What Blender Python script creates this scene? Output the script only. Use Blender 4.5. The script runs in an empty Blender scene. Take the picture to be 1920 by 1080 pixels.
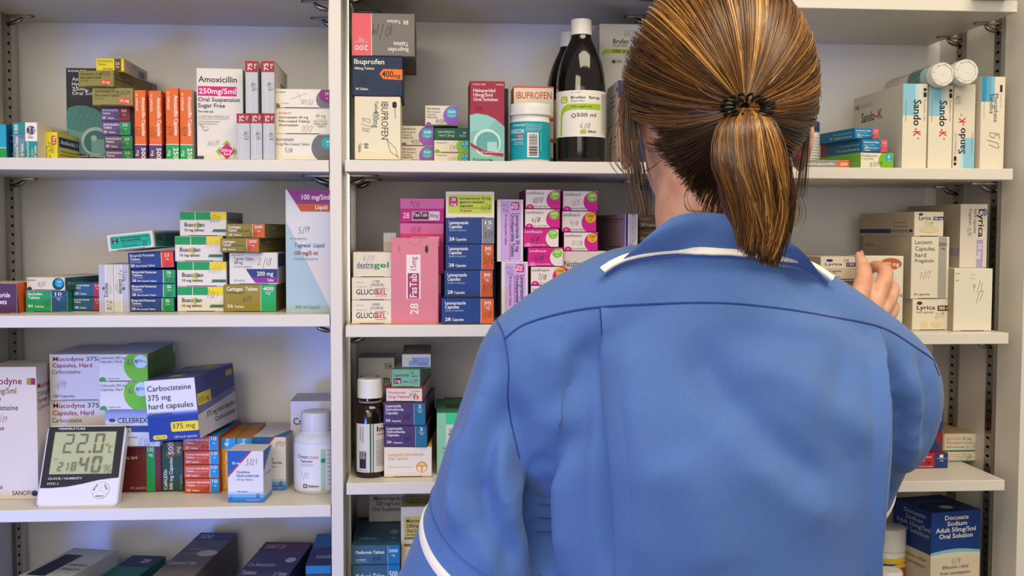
import bpy, bmesh, math, random
from math import sin, cos, pi, radians
from mathutils import Vector, Matrix, noise
random.seed(7)
SC = bpy.context.scene
COL = SC.collection
# ------------------------------------------------------------ camera
CZ = 1.45                      # eye height above the floor
DCAM = 1.35                    # distance from the eye to the shelf fronts (y = 0)
FPX = 2011.3                   # focal length in pixels of the 1920 wide frame
YAW, PITCH, ROLL = radians(4.435), radians(-2.906), radians(0.174)
_f = Vector((sin(YAW)*cos(PITCH), cos(YAW)*cos(PITCH), sin(PITCH)))
_r = Vector((cos(YAW), -sin(YAW), 0)); _u = _r.cross(_f)
CR = _r*cos(ROLL)+_u*sin(ROLL); CU = _u*cos(ROLL)-_r*sin(ROLL)
CAM = Vector((0, -DCAM, CZ))
cd = bpy.data.cameras.new('camera'); cam = bpy.data.objects.new('camera', cd); COL.objects.link(cam)
cd.sensor_width = 36; cd.lens = FPX/1920*36; cd.clip_start = .05
cam.matrix_world = Matrix(((CR.x, CU.x, -_f.x, CAM.x), (CR.y, CU.y, -_f.y, CAM.y), (CR.z, CU.z, -_f.z, CAM.z), (0, 0, 0, 1)))
SC.camera = cam
# ------------------------------------------------------------ light
SC.view_settings.view_transform = 'Standard'; SC.view_settings.look = 'None'
SC.view_settings.gamma = 1; SC.view_settings.use_curve_mapping = False
SC.view_settings.exposure = 0.0
w = bpy.data.worlds.new('world'); SC.world = w; w.use_nodes = True
w.node_tree.nodes['Background'].inputs[0].default_value = (1.0, .92, .82, 1)
w.node_tree.nodes['Background'].inputs[1].default_value = .40
def area(name, loc, target, sx, sy, power, col):
    l = bpy.data.lights.new(name, 'AREA'); l.shape = 'RECTANGLE'; l.size = sx; l.size_y = sy; l.energy = power; l.color = col
    o = bpy.data.objects.new(name, l); COL.objects.link(o); o.location = loc
    o.rotation_euler = (Vector(target)-Vector(loc)).to_track_quat('-Z', 'Y').to_euler()
    return o
area('ceiling_panel_light', (.50, -.95, 2.6), (.40, -.30, 0), 1.3, .6, 22, (1, .86, .64))
area('far_warm_fill_light', (-.7, -2.2, 2.2), (1.0, 0, 1.25), 1.0, .7, 19, (1, .86, .64))  # unseen warm fill, added to brighten the shelf backs and right bay
rfill = area('rear_fill_light', (.0, -3.2, 1.65), (1.0, 0, 1.30), 2.2, 1.1, 11.5, (1, .93, .84)); rfill.data.spread = radians(130)  # unseen fill added behind the camera to light the shelf backs
wl = area('window_daylight', (-1.15, -1.8, .80), (-.42, 0, .93), .5, .4, 4.0, (.12, .26, 1)); wl.data.spread = radians(62)

# ------------------------------------------------------------ helpers
def at(px, py, Y):
    """world point at depth Y behind the shelf fronts seen at pixel px, py"""
    d = _f + CR*((px-960)/FPX) - CU*((py-540)/FPX)
    return CAM + d*((DCAM+Y)/d.y)
def on_z(px, py, z):
    d = _f + CR*((px-960)/FPX) - CU*((py-540)/FPX)
    return CAM + d*((z-CZ)/d.z)
def srgb(h):
    h = h.lstrip('#'); r = []
    for i in (0, 2, 4):
        c = int(h[i:i+2], 16)/255
        r.append(c/12.92 if c <= .04045 else ((c+.055)/1.055)**2.4)
    return (*r, 1)
PAL = dict(w='f2eee6', c='e9dfc9', k='1d1b1e', g='6f6d6a', lg='a9a7a5', s='c9c6c0', r='c0262c', m='d0127c', o='e8641c',
           gr='12a05a', dg='0b5b41', lm='86c81e', y='f3e000', n='123a78', nv='10203f', b='1467b4', cy='14a2c6', t='0d8f94',
           p='56366f', lp='8d55b8', mr='8f1f3a', br='5b3322', ol='8c8430', pen='3a3a44', pk='e0408f', lv='c9a6dd')
MATS = {}
def mat(c, rough=.5, metal=0.0, bump=0.0, scale=60, spec=.3, ink=False):
    c = PAL.get(c, c); key = (c, rough, metal, bump, scale, spec, ink)
    if key in MATS: return MATS[key]
    m = bpy.data.materials.new('material_'+c); m.use_nodes = True
    nt = m.node_tree; b = nt.nodes['Principled BSDF']
    k = 1 if (metal or ink) else .84
    b.inputs['Base Color'].default_value = tuple(v*k for v in srgb(c)[:3])+(1,)
    b.inputs['Metallic'].default_value = metal; b.inputs['Specular IOR Level'].default_value = spec
    tc = nt.nodes.new('ShaderNodeTexCoord'); nz = nt.nodes.new('ShaderNodeTexNoise'); nz.inputs['Scale'].default_value = scale
    nt.links.new(tc.outputs['Object'], nz.inputs['Vector'])
    mr = nt.nodes.new('ShaderNodeMapRange'); mr.inputs['To Min'].default_value = rough*.85; mr.inputs['To Max'].default_value = rough*1.15
    nt.links.new(nz.outputs['Fac'], mr.inputs['Value']); nt.links.new(mr.outputs['Result'], b.inputs['Roughness'])
    if bump:
        bp = nt.nodes.new('ShaderNodeBump'); bp.inputs['Strength'].default_value = bump; bp.inputs['Distance'].default_value = .001
        nt.links.new(nz.outputs['Fac'], bp.inputs['Height']); nt.links.new(bp.outputs['Normal'], b.inputs['Normal'])
    MATS[key] = m
    return m

class MB:
    """collects polygons with a material each, and links them as one mesh object"""
    def __init__(s): s.v = []; s.f = []; s.mi = []; s.mats = []; s.sm = []
    def m(s, mt):
        if mt not in s.mats: s.mats.append(mt)
        return s.mats.index(mt)
    def add(s, vs, fs, mt, smooth=False):
        o = len(s.v); i = s.m(mt)
        s.v += [tuple(v) for v in vs]
        for f in fs: s.f.append([o+k for k in f]); s.mi.append(i); s.sm.append(smooth)
    def box(s, x0, x1, y0, y1, z0, z1, mt, c=0.0):
        if c:
            vs = []; 
            for X, sx in ((x0, 1), (x1, -1)):
                for Y, sy in ((y0, 1), (y1, -1)):
                    for Z, sz in ((z0, 1), (z1, -1)):
                        vs += [(X, Y+c*sy, Z+c*sz), (X+c*sx, Y, Z+c*sz), (X+c*sx, Y+c*sy, Z)]
            bm = bmesh.new()
            for v in vs: bm.verts.new(v)
            r = bmesh.ops.convex_hull(bm, input=list(bm.verts))
            bmesh.ops.dissolve_limit(bm, angle_limit=.01, verts=list(bm.verts), edges=list(bm.edges))
            bm.verts.index_update()
            s.add([v.co.copy() for v in bm.verts], [[v.index for v in f.verts] for f in bm.faces], mt); bm.free()
            return
        v = [(x0, y0, z0), (x1, y0, z0), (x1, y1, z0), (x0, y1, z0), (x0, y0, z1), (x1, y0, z1), (x1, y1, z1), (x0, y1, z1)]
        s.add(v, [(0, 3, 2, 1), (4, 5, 6, 7), (0, 1, 5, 4), (1, 2, 6, 5), (2, 3, 7, 6), (3, 0, 4, 7)], mt)
    def lathe(s, prof, mt, n=40, ctr=(0, 0, 0), ridges=0, rd=0.0, caps=True):
        vs = []
        for (r, z, *k) in prof:
            for i in range(n):
                a = 2*pi*i/n; rr = r*(1+(rd if (k and k[0] and i % 2) else 0))
                vs.append((ctr[0]+rr*cos(a), ctr[1]+rr*sin(a), ctr[2]+z))
        fs = [(j*n+i, j*n+(i+1) % n, (j+1)*n+(i+1) % n, (j+1)*n+i) for j in range(len(prof)-1) for i in range(n)]
        if caps:
            fs += [tuple(range(n))[::-1], tuple((len(prof)-1)*n+i for i in range(n))]
        s.add(vs, fs, mt, True)
    def tube(s, pts, rad, mt, n=8, closed=False):
        pts = [Vector(p) for p in pts]; N = len(pts); rads = rad if isinstance(rad, (list, tuple)) else [rad]*N
        vs = []; prev = None
        for i, p in enumerate(pts):
            t = (pts[(i+1) % N if closed else min(i+1, N-1)]-pts[(i-1) if (closed or i) else 0]).normalized()
            if prev is None: prev = t.orthogonal().normalized()
            a = (prev-t*prev.dot(t)).normalized(); prev = a; b = t.cross(a)
            for k in range(n):
                an = 2*pi*k/n; vs.append(p+(a*cos(an)+b*sin(an))*rads[i])
        fs = [(j*n+k, j*n+(k+1) % n, ((j+1) % N)*n+(k+1) % n, ((j+1) % N)*n+k) for j in range(N if closed else N-1) for k in range(n)]
        if not closed: fs += [tuple(range(n))[::-1], tuple((N-1)*n+k for k in range(n))]
        s.add(vs, fs, mt, True)
    def build(s, name, parent=None, loc=None):
        me = bpy.data.meshes.new(name); me.from_pydata(s.v, [], s.f)
        for mt in s.mats: me.materials.append(mt)
        me.polygons.foreach_set('material_index', s.mi); me.polygons.foreach_set('use_smooth', s.sm); me.update()
        if any(s.sm):
            me.set_sharp_from_angle(angle=radians(40))
        o = bpy.data.objects.new(name, me); COL.objects.link(o)
        if parent: o.parent = parent
        if loc is not None: o.location = loc
        return o
def tag(o, label=None, cat=None, group=None, kind=None):
    for k, v in (('label', label), ('category', cat), ('group', group), ('kind', kind)):
        if v: o[k] = v
    return o
def thing(name, label, cat, loc=(0, 0, 0), group=None):
    o = bpy.data.objects.new(name, None); COL.objects.link(o); o.location = loc; o.empty_display_size = .05
    return tag(o, label, cat, group)

# ------------------------------------------------------------ lettering
TXT = {}
def text_geo(s, bold):
    return TXT[(s, bold)]
def prepare_texts(keys):
    """turns every string into flat outlines once: cap height 1, starting at x = 0"""
    tmp = []
    for k in [('H', 0), ('H', 1)]+sorted(keys):
        c = bpy.data.curves.new('t', 'FONT'); c.body = k[0]; c.size = 1; c.resolution_u = 2; c.fill_mode = 'FRONT'
        c.offset = (0, .015, .011)[k[1]]
        o = bpy.data.objects.new('t', c); COL.objects.link(o); tmp.append((k, o, c))
    bpy.context.view_layer.update(); dg = bpy.context.evaluated_depsgraph_get(); cap = {}
    for k, o, c in tmp:
        me = bpy.data.meshes.new_from_object(o.evaluated_get(dg))
        vs = [tuple(v.co) for v in me.vertices]; fs = [tuple(p.vertices) for p in me.polygons]
        if k[0] == 'H' and k[1] not in cap: cap[k[1]] = max(v[1] for v in vs)
        ch = cap.get(k[1], cap[0])
        if vs:
            x0 = min(v[0] for v in vs); x1 = max(v[0] for v in vs)
            TXT[k] = ([((v[0]-x0)/ch, v[1]/ch) for v in vs], fs, (x1-x0)/ch)
        else: TXT[k] = ([], [], 1)
        bpy.data.meshes.remove(me)
    for k, o, c in tmp:
        bpy.data.objects.remove(o); bpy.data.curves.remove(c)
# elements of a printed face, in fractions of the face: u from the left, v from the top
def T(u0, v, u1, h, s, c='w', b=1): return ('t', u0, v, u1, h, s, c, b)      # text: left, baseline, right (or None), cap height
def R(u0, v0, u1, v1, c): return ('p', [(u0, v0), (u1, v0), (u1, v1), (u0, v1)], c)
def P(pts, c): return ('p', pts, c)
def C(u, v, r, c): return ('c', u, v, r, c)
def E(u, v, ru, rv, c): return ('e', u, v, ru, rv, c)
def RR(u0, v0, u1, v1, r, c): return ('rr', u0, v0, u1, v1, r, c)
def H(u, v, h, s, c='pen', w=1.0): return ('h', u, v, h, s, c, w)             # handwriting
def Q(pts, wd, c): return ('q', pts, wd, c)                                # a drawn line, width in fractions of the height
def BAR(u0, v0, u1, v1, vert=False):
    rr = random.Random(int(u0*991+v0*17)); out = []; x = 0
    while x < 1:
        wd = rr.choice((.015, .025, .04)); a, b = x, min(1, x+wd)
        out.append(R(u0+(u1-u0)*a, v0, u0+(u1-u0)*b, v1, 'k') if not vert else R(u0, v0+(v1-v0)*a, u1, v0+(v1-v0)*b, 'k'))
        x += wd+rr.choice((.02, .03, .045))
    return out
STRK = {'0': [[(.1, .5), (.25, .95), (.5, .9), (.55, .45), (.35, .03), (.12, .15), (.1, .5)]], '1': [[(.3, 1), (.33, 0)]],
        '2': [[(.05, .8), (.3, 1), (.5, .75), (.1, .05), (.3, .1), (.6, .02)]], '3': [[(.05, .9), (.4, .98), (.25, .55), (.5, .3), (.25, 0), (.02, .12)]],
        '4': [[(.3, 1), (.02, .4), (.6, .42)], [(.45, .75), (.42, -.1)]], '5': [[(.5, 1), (.12, .95), (.1, .55), (.45, .5), (.4, .1), (.02, .02)]],
        '6': [[(.45, 1), (.1, .5), (.1, .1), (.4, 0), (.5, .3), (.12, .35)]], '7': [[(.02, .9), (.5, .98), (.25, -.05)]],
        '8': [[(.5, .9), (.15, .8), (.45, .3), (.3, 0), (.1, .2), (.5, .8)]], '9': [[(.5, .8), (.2, .95), (.1, .6), (.45, .65), (.5, .9), (.42, 0)]],
        '/': [[(.35, 1.15), (.15, -.2)]], 't': [[(.1, 1), (.3, -.1)], [(-.4, .3), (.9, .8)]], 'a': [[(.5, .6), (.1, .5), (.1, .1), (.5, .55), (.55, 0)]],
        's': [[(.5, .6), (.1, .5), (.4, .2), (.05, 0)]], 'x': [[(0, 1), (.6, 0)], [(.6, 1), (0, 0)]]}
def clip(pts):
    for ax, lim, sg in ((0, 0, 1), (0, 1, -1), (1, 0, 1), (1, 1, -1)):
        out = []
        for i, p in enumerate(pts):
            q = pts[i-1]; a = (p[ax]-lim)*sg; b = (q[ax]-lim)*sg
            if (a >= 0) != (b >= 0):
                t = b/(b-a); out.append((q[0]+(p[0]-q[0])*t, q[1]+(p[1]-q[1])*t))
            if a >= 0: out.append(p)
        pts = out
        if not pts: break
    return pts
STEP = .00006
def draw(mb, els, fmap, W, Hh, rough=.5, seg=0.0, spec=.3):
    """puts printed elements on a face; fmap(a, b, off) gives the local point"""
    k = 1
    flat = []
    for e in els: flat += e if isinstance(e, list) else [e]
    for e in flat:
        off = STEP*k; k += 1; kd = e[0]
        polys = []; col = None
        if kd == 'p': polys = [clip(list(e[1]))]; col = e[2]
        elif kd in ('c', 'e'):
            ru, rv = (e[3]*Hh/W, e[3]) if kd == 'c' else (e[3], e[4]); col = e[-1]
            polys = [clip([(e[1]+ru*cos(2*pi*i/36), e[2]+rv*sin(2*pi*i/36)) for i in range(36)])]
        elif kd == 'rr':
            _, u0, v0, u1, v1, r, col = e; ru = r*Hh/W; pts = []
            for cx, cy, a0 in ((u1-ru, v0+r, -90), (u1-ru, v1-r, 0), (u0+ru, v1-r, 90), (u0+ru, v0+r, 180)):
                pts += [(cx+ru*cos(radians(a0+i*22.5)), cy+r*sin(radians(a0+i*22.5))) for i in range(5)]
            polys = [pts]
        elif kd == 't':
            _, u0, v, u1, h, s, col, b = e
            vs, fs, wd = text_geo(s, b)
            su = (u1-u0)/wd if u1 is not None else h*Hh/W
            P2 = [(u0+x*su, v-y*h) for x, y in vs]
            ok = [f for f in fs if all(-.02 < P2[i][0] < 1.02 and -.02 < P2[i][1] < 1.02 for i in f)]
            mb.add([fmap(a, b2, off) for a, b2 in P2], ok, mat(col, rough, spec=spec)); continue
        elif kd in ('h', 'q'):
            if kd == 'h':
                _, u, v, h, s, col, wm = e; rr = random.Random(s+str(u)); lines = []; x = u
                hh = h*Hh; h *= .82; hh = h*Hh; wdt = min(.0008, max(.0004, hh*.045))*wm
                for ch in s:
                    dy = rr.uniform(-.12, .12)*h; sc = rr.uniform(.85, 1.15)
                    for st in STRK.get(ch, []):
                        lines.append([(x+(a*.8+.15*b2)*h*sc*Hh/W, v-b2*h*sc+dy) for a, b2 in st])
                    x += (.34 if ch in '/1' else .6)*h*Hh/W
            else: lines = [e[1]]; wdt = e[2]*Hh; col = e[3]
            for ln in lines:
                L = []
                if kd == 'h':
                    for i in range(len(ln)-1):
                        p0 = ln[max(i-1, 0)]; p1 = ln[i]; p2 = ln[i+1]; p3 = ln[min(i+2, len(ln)-1)]
                        for j in range(4):
                            t = j/4
                            L.append(tuple(.5*(2*p1[q]+(p2[q]-p0[q])*t+(2*p0[q]-5*p1[q]+4*p2[q]-p3[q])*t*t+(3*p1[q]-p0[q]-3*p2[q]+p3[q])*t**3) for q in (0, 1)))
                    L.append(ln[-1])
                else: L = ln
                vs = []
                for i, p in enumerate(L):
                    a = L[max(i-1, 0)]; b2 = L[min(i+1, len(L)-1)]
                    dx, dy = (b2[0]-a[0])*W, (b2[1]-a[1])*Hh; n = math.hypot(dx, dy) or 1
                    nx, ny = -dy/n*wdt/2, dx/n*wdt/2
                    vs += [(p[0]+nx/W, p[1]+ny/Hh), (p[0]-nx/W, p[1]-ny/Hh)]
                mb.add([fmap(a, b2, off) for a, b2 in vs], [(2*i, 2*i+2, 2*i+3, 2*i+1) for i in range(len(L)-1)], mat(col, rough, spec=spec))
            continue
        for pts in polys:
            if len(pts) < 3: continue
            if seg:
                us = [p[0] for p in pts]; n = max(1, int((max(us)-min(us))/seg))
                for i in range(n):
                    a0 = min(us)+(max(us)-min(us))*i/n; a1 = min(us)+(max(us)-min(us))*(i+1)/n
                    sub = pts
                    for lim, sg in ((a0, 1), (a1, -1)):
                        out = []
                        for q, p in enumerate(sub):
                            pr = sub[q-1]; A = (p[0]-lim)*sg; B = (pr[0]-lim)*sg
                            if (A >= 0) != (B >= 0):
                                t = B/(B-A); out.append((pr[0]+(p[0]-pr[0])*t, pr[1]+(p[1]-pr[1])*t))
                            if A >= 0: out.append(p)
                        sub = out
                        if not sub: break
                    if sub and len(sub) > 2: mb.add([fmap(a, b2, off) for a, b2 in sub], [tuple(range(len(sub)))], mat(col, rough, spec=spec))
            else: mb.add([fmap(a, b2, off) for a, b2 in pts], [tuple(range(len(pts)))], mat(col, rough, spec=spec))
def turned(fm, rot):
    if rot == 'cw': return lambda a, b, o: fm(1-b, a, o)
    if rot == 'ccw': return lambda a, b, o: fm(b, 1-a, o)
    if rot == '180': return lambda a, b, o: fm(1-a, 1-b, o)
    return fm
# ------------------------------------------------------------ the room and the shelving
WHITE = mat('d2cdc4', .38, bump=.05, scale=300, ink=True); BACKC = mat('e0dedb', .5, bump=.05, scale=300, ink=True)
STEEL = mat('8c8880', .28, metal=1.0); DARK = mat('141210', .6); CHROME = mat('cfcac2', .14, metal=1.0)
def struct(name, x0, x1, y0, y1, z0, z1, mt):
    m = MB(); m.box(x0, x1, y0, y1, z0, z1, mt); return tag(m.build(name), kind='structure')
struct('floor', -2.6, 2.6, -3.4, .32, -.05, 0, mat('8d8a86', .5, scale=8))
struct('wall_back', -2.6, 2.6, .29, .36, 0, 2.7, mat('d8d2c4', .7, scale=20))
DEP = .248
SH = dict(L0=(.2991, .3145), C0=(.3095, .3242), R0=(.2880, .3027), L1=(.0755, .0902), C1=(.0761, .0908), R1=(.0717, .0864), L2=(-.117, -.102), C2=(-.1304, -.1157),
          R2=(-.1431, -.1285), L3=(-.3577, -.3426), C3=(-.33, -.3153), R3=(-.3379, -.3237), L4=(-.60, -.585), C4=(-.556, -.541), R4=(-.566, -.551))
SPAN = dict(L=(-.5800, -.1236), C=(-.1040, .3140), R=(.3370, .7598))
WHERE = {'L': 'left bay', 'C': 'middle bay', 'R': 'right bay'}
ROWS = {'0': 'topmost', '1': 'second', '2': 'third', '3': 'fourth', '4': 'lowest'}
def TOPZ(k): return CZ+SH[k][1]
def bracket(xf, sgn, yc, z, par):
    m = MB(); pts = [(0, -.005), (.030, -.005), (.034, -.003), (.0355, 0), (.034, .003), (.030, .005), (0, .005)]
    vs = [(xf+sgn*(x+.0062), yc+y, z-.0006) for x, y in pts]+[(xf+sgn*(x+.0062), yc+y, z-.0028) for x, y in pts]; k = len(pts)
    m.add(vs, [tuple(range(k)), tuple(range(k, 2*k))[::-1]]+[(i, (i+1) % k, k+(i+1) % k, k+i) for i in range(k)], STEEL)
    m.tube([(xf+sgn*(.0062+t), yc, z-.0028-dz) for t, dz in ((.019, .0005), (.015, .004), (.010, .0065), (.004, .008), (0, .008))], [.0015, .0032, .0036, .003, .002], STEEL, 10)
    return m.build('shelf_bracket', par)
RAILS = {'L': ((-.5853, 1, (.066, .199)), (-.1226, -1, (.066, .176))), 'C': ((-.1079, 1, (.062, .176)), (.3180, -1, (.062, .176))), 'R': ((.3330, 1, (.062, .176)), (.7785, -1, (.070, .176)))}
for k, (z0, z1) in SH.items():
    a, b = SPAN[k[0]]; m = MB(); m.box(a, b, 0, DEP-.002, CZ+z0, CZ+z1, WHITE, c=.0007)
    o = m.build('shelf'); tag(o, 'cream white melamine shelf board, %s in the %s of the shelving' % (ROWS[k[1]], WHERE[k[0]]), 'shelf', 'shelf boards of the wall shelving')
    for xf, sgn, ys in RAILS[k[0]]:
        for yc in ys: bracket(xf, sgn, yc, CZ+z0, o)
def rail(xf, sgn, y0, y1, mt, par):
    """slotted steel rail on the face of an upright; sgn is the side it looks to"""
    m = MB(); th = .0058; xs = sorted((xf, xf+sgn*th)); z0, z1 = .1, 2.2
    xa, xb = sorted((xf, xf+sgn*.0012)); m.box(xa, xb, y0+.002, y1-.002, z0, z1, DARK)  # near-black backing stands in for the shade inside the slots
    m.box(xs[0], xs[1], y0, y0+.0022, z0, z1, mt); m.box(xs[0], xs[1], y1-.0022, y1, z0, z1, mt)
    fa, fb = sorted((xf+sgn*(th-.0012), xf+sgn*th))
    m.box(fa, fb, y0+.0022, y0+.005, z0, z1, mt); m.box(fa, fb, y1-.005, y1-.0022, z0, z1, mt)
    z = z0
    while z < z1:
        m.box(fa, fb, y0+.005, y1-.005, z, min(z+.0088, z1), mt); z += .0126
    return m.build('slotted_rail', par)
UP = ((-.6033, -.5853, 'leftmost', [RAILS['L'][0]]), (-.1226, -.1079, 'second from the left', [RAILS['L'][1], RAILS['C'][0]]), (.3180, .3330, 'third, behind the head', [RAILS['C'][1], RAILS['R'][0]]), (.7785, .7965, 'rightmost', [RAILS['R'][1]]))
for a, b, wh, rl in UP:
    m = MB(); m.box(a, b, 0, DEP+.012, 0.0, 2.25, WHITE, c=.0006)
    o = tag(m.build('side_panel'), 'white upright shelving panel with slotted steel rails, %s' % wh, 'panel', 'upright panels of the shelving')
    for xf, sgn, ys in rl:
        for yc in ys: rail(xf, sgn, yc-.009, yc+.009, CHROME if xf == -.1079 else STEEL, o)
for a, b, wh in ((-.5850, -.1229, 'left'), (-.1076, .3177, 'middle'), (.3333, .7782, 'right')):
    m = MB(); m.box(a, b, DEP, DEP+.010, .0, 2.24, BACKC)
    tag(m.build('back_panel'), 'pale grey back panel closing the %s bay of the shelving' % wh, 'panel', 'back panels of the shelving')

# ------------------------------------------------------------ boxes and bottles: described first, built below
ITEMS = []; TOP = {}
def B(key, label, group, base, x0, x1, yt, Y, dep, col, F=(), Rt=(), Lt=(), Tp=(), Bt=(), yaw=0, roll=0, rot='', rR='', rL='', rT='', flap=True, rim=None, name='medicine_box', cat='medicine box', x=None, pitch=0):
    ITEMS.append(dict(key=key, label=label, group=group, base=base, x0=x0, x1=x1, yt=yt, Y=Y, dep=dep, col=col, F=list(F), Rt=list(Rt), Lt=list(Lt), Tp=list(Tp), Bt=list(Bt),
                      yaw=yaw, roll=roll, rot=rot, rR=rR, rL=rL, rT=rT, flap=flap, rim=rim, name=name, cat=cat, x=x))
def base_z(b): return TOPZ(b) if b in SH else (TOP[b] if isinstance(b, str) else b)
def make_box(d):
    z0 = base_z(d['base'])+.0002; Y = d['Y']
    yb_px = None
    A = at(d['x0'], d['yt'], Y); z1 = at((d['x0']+d['x1'])/2, d['yt'], Y).z
    # pixel row of the middle of the front, to read off both edges
    e = at(d['x0'], d['yt']+100, Y); zmid = (z0+z1)/2; ym = d['yt']+100*(A.z-zmid)/(A.z-e.z)
    pa = at(d['x0'], ym, Y); yaw = radians(d['yaw'])
    q = at(d['x1'], ym, Y)-CAM
    # from the left edge along the turned front to the sight line of the right edge
    ca, sa = cos(yaw), sin(yaw)
    t = (q.x*(pa.y-CAM.y)-q.y*(pa.x-CAM.x))/(q.y*ca-q.x*sa)
    w = t; h = z1-z0; dep = d['dep']; roll = radians(d['roll'])
    if roll: h -= abs(sin(roll))*w*.5*0; z0 += abs(sin(roll))*w/2
    ctr = Vector((pa.x+ca*w/2, pa.y+sa*w/2, z0))
    TOP[d['key']] = z0+h
    m = MB(); edge = mat('d9cfb8') if d['flap'] else mat(d['col'])
    m.box(-w/2, w/2, 0, dep, 0, h, mat(d['rim'] or d['col']), c=.0005)
    o = .0
    fF = lambda a, b, of: (-w/2+a*w, -of, h*(1-b))
    fR = lambda a, b, of: (w/2+of, a*dep, h*(1-b))
    fL = lambda a, b, of: (-w/2-of, dep*(1-a), h*(1-b))
    fT = lambda a, b, of: (-w/2+a*w, dep*(1-b), h+of)
    fB = lambda a, b, of: (-w/2+a*w, dep*b, -of)
    def put(mb, els, fm, W, Hh, rot):
        if not els: return
        if rot in ('cw', 'ccw'): W, Hh = Hh, W
        draw(mb, els, turned(fm, rot), W, Hh)
    for els, fm, W, Hh, rt in ((d['Rt'], fR, dep, h, d['rR']), (d['Lt'], fL, dep, h, d['rL']), (d['Tp'], fT, w, dep, d['rT']), (d['Bt'], fB, w, dep, '')):
        put(m, els, fm, W, Hh, rt)
    if not d['flap']: put(m, d['F'], fF, w, h, d['rot'])
    ob = m.build(d['name']); tag(ob, d['label'], d['cat'], d['group'])
    ob.location = ctr; ob.rotation_euler = (0, -roll, yaw)
    if d['flap']:
        f = MB(); i = .0004; tk = .0007
        # tuck-in end flap: a slab plus a dark strip painting its lower slot's shade
        f.box(-w/2+i, w/2-i, -tk, -.00005, i+.0004, h-i, mat(d['col']), c=.0003)
        nx = w*.30; f.box(-nx, nx, -tk-.00004, -.0001, i+.0002, i+.0009, mat('2a2622'))
        put(f, d['F'], lambda a, b, of: (-w/2+i+a*(w-2*i), -tk-of, i+.0004+(h-2*i-.0004)*(1-b)), w, h, d['rot'])
        f.build('end_flap', ob)
    return ob
S1 = 'medicine boxes on the left shelf at head height'
# ---- left bay, shelf 1
B('aciclovir', 'sky blue box with a green foot cut off by the left picture edge', S1, 'L1', -18, 12, 233, .03, .11, 'cy',
  F=[R(0, .68, 1, 1, 'gr'), R(0, .67, 1, .685, 'w')], rot='', Rt=[R(0, 0, 1, 1, '1b6f9e'), T(.1, .3, .9, .16, 'Ac'), T(.1, .6, .9, .16, 'Ta'), T(.1, .95, .9, .16, '56')], flap=False)
B('allo100', 'grey blue box with a teal top standing second from the left edge', S1, 'L1', 24, 46.5, 230, .03, .12, '6f8fa3', rot='ccw',
  F=[R(.68, 0, 1, 1, 't'), T(.72, .45, .95, .3, '100', 'w'), T(-.0, .42, .62, .22, 'llopurinol Tablets'), T(.08, .86, .42, .2, '28 Tablets'), H(.55, .9, .4, '1/17')], flap=False)
B('allo300', 'white and teal box with a purple dot, pale side running back', S1, 'L1', 47, 70, 229.5, .03, .17, 'w', rot='ccw',
  F=[R(0, 0, .49, 1, 't'), R(.49, 0, .52, 1, 'w'), C(.79, .5, .36, 'p'), T(.7, .5, .88, .18, '300'), T(.73, .8, .85, .18, 'mg'), T(.02, .3, .46, .22, 'llopurinol', 'w', 0), T(.02, .62, .3, .14, 'Tablets', 'w', 0), T(.02, .92, .36, .2, '28 Tablets'), H(.53, .6, .5, '10/19')],
  Rt=[R(0, 0, 1, 1, 'e9dfc9'), T(.3, .12, .6, .05, 'Allopurinol 300 mg', 'g', 0)], flap=False)
B('amiloride', 'lemon yellow box with a dark navy panel on its side', S1, 'L1', 79, 108, 247.5, .06, .11, 'e6dc33', rot='ccw',
  F=[RR(.55, .6, .88, .92, .1, 'c8502c'), T(.6, .84, .84, .18, '5 mg', 'w'), T(.03, .3, .5, .16, 'nloride 5 mg', 'k'), T(.03, .55, .2, .13, 'blets', 'k', 0), H(.25, .75, .35, '1/8/17')],
  Rt=[R(0, 0, 1, 1, 'd2cd57'), R(.05, .15, .95, .5, 'n'), T(.1, .38, .9, .14, 'Amiloride 5 mg', 'w'), R(.08, .62, .7, .66, '8c8a30'), R(.08, .74, .8, .78, '8c8a30')], flap=False)
B('amitsol', 'tall black and sea green box behind the stack of small boxes', S1, 'L1', 125, 217, 128, .145, .06, '26282c', flap=False,
  F=[T(.04, .04, .42, .022, 'SUGAR FREE'), T(.12, .13, .7, .035, 'Amitriptyline'), T(.12, .18, .75, .035, 'Hydrochloride'), T(.12, .23, .7, .035, '25mg/5ml'), T(.12, .275, .8, .035, 'Oral Solution'),
     P([(0, .46), (.04, .41), (.2, .385), (.4, .385), (.6, .42), (.8, .5), (1, .62), (1, 1), (0, 1)], '4f8f94'), P([(0, .62), (1, .75), (1, 1), (0, 1)], '6ea6a6'), C(.58, .75, .145, 'b9d4d2'), C(.59, .76, .12, '3f8188'), R(.5, .73, .76, .88, '7fb1b2'), C(.55, .72, .03, 'b9d4d2'),
     P([(0, .84), (.3, .885), (.7, .92), (1, .93), (1, .96), (.6, .955), (.25, .92), (0, .87)], 'k'), T(.2, .915, .95, .022, 'central nervous system', 'w'), T(.2, .985, .72, .03, 'Rosemont', 'k', 0)]
    +[Q([(a, .47+.13*((i*37) % 10)/10), (a+.018, .463+.13*((i*37) % 10)/10)], .003, 'cfe4e2') for i, a in enumerate([.05+.04*j for j in range(20)])])
AM28 = lambda c2, st, hw: [R(.63, 0, 1, 1, c2), T(.04, .28, .6, .17, 'Amitriptyline'), T(.04, .52, .34, .17, 'Tablets'), T(.04, .86, .16, .19, '28'), T(.22, .86, .46, .12, 'Tablets'), T(.72, .33, .9, .2, st), T(.78, .58, .86, .12, 'mg', 'w', 0), H(.5, .8, .3, hw)]
pur = 'small purple box with a %s end, %s in the upper left purple stack'
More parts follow.
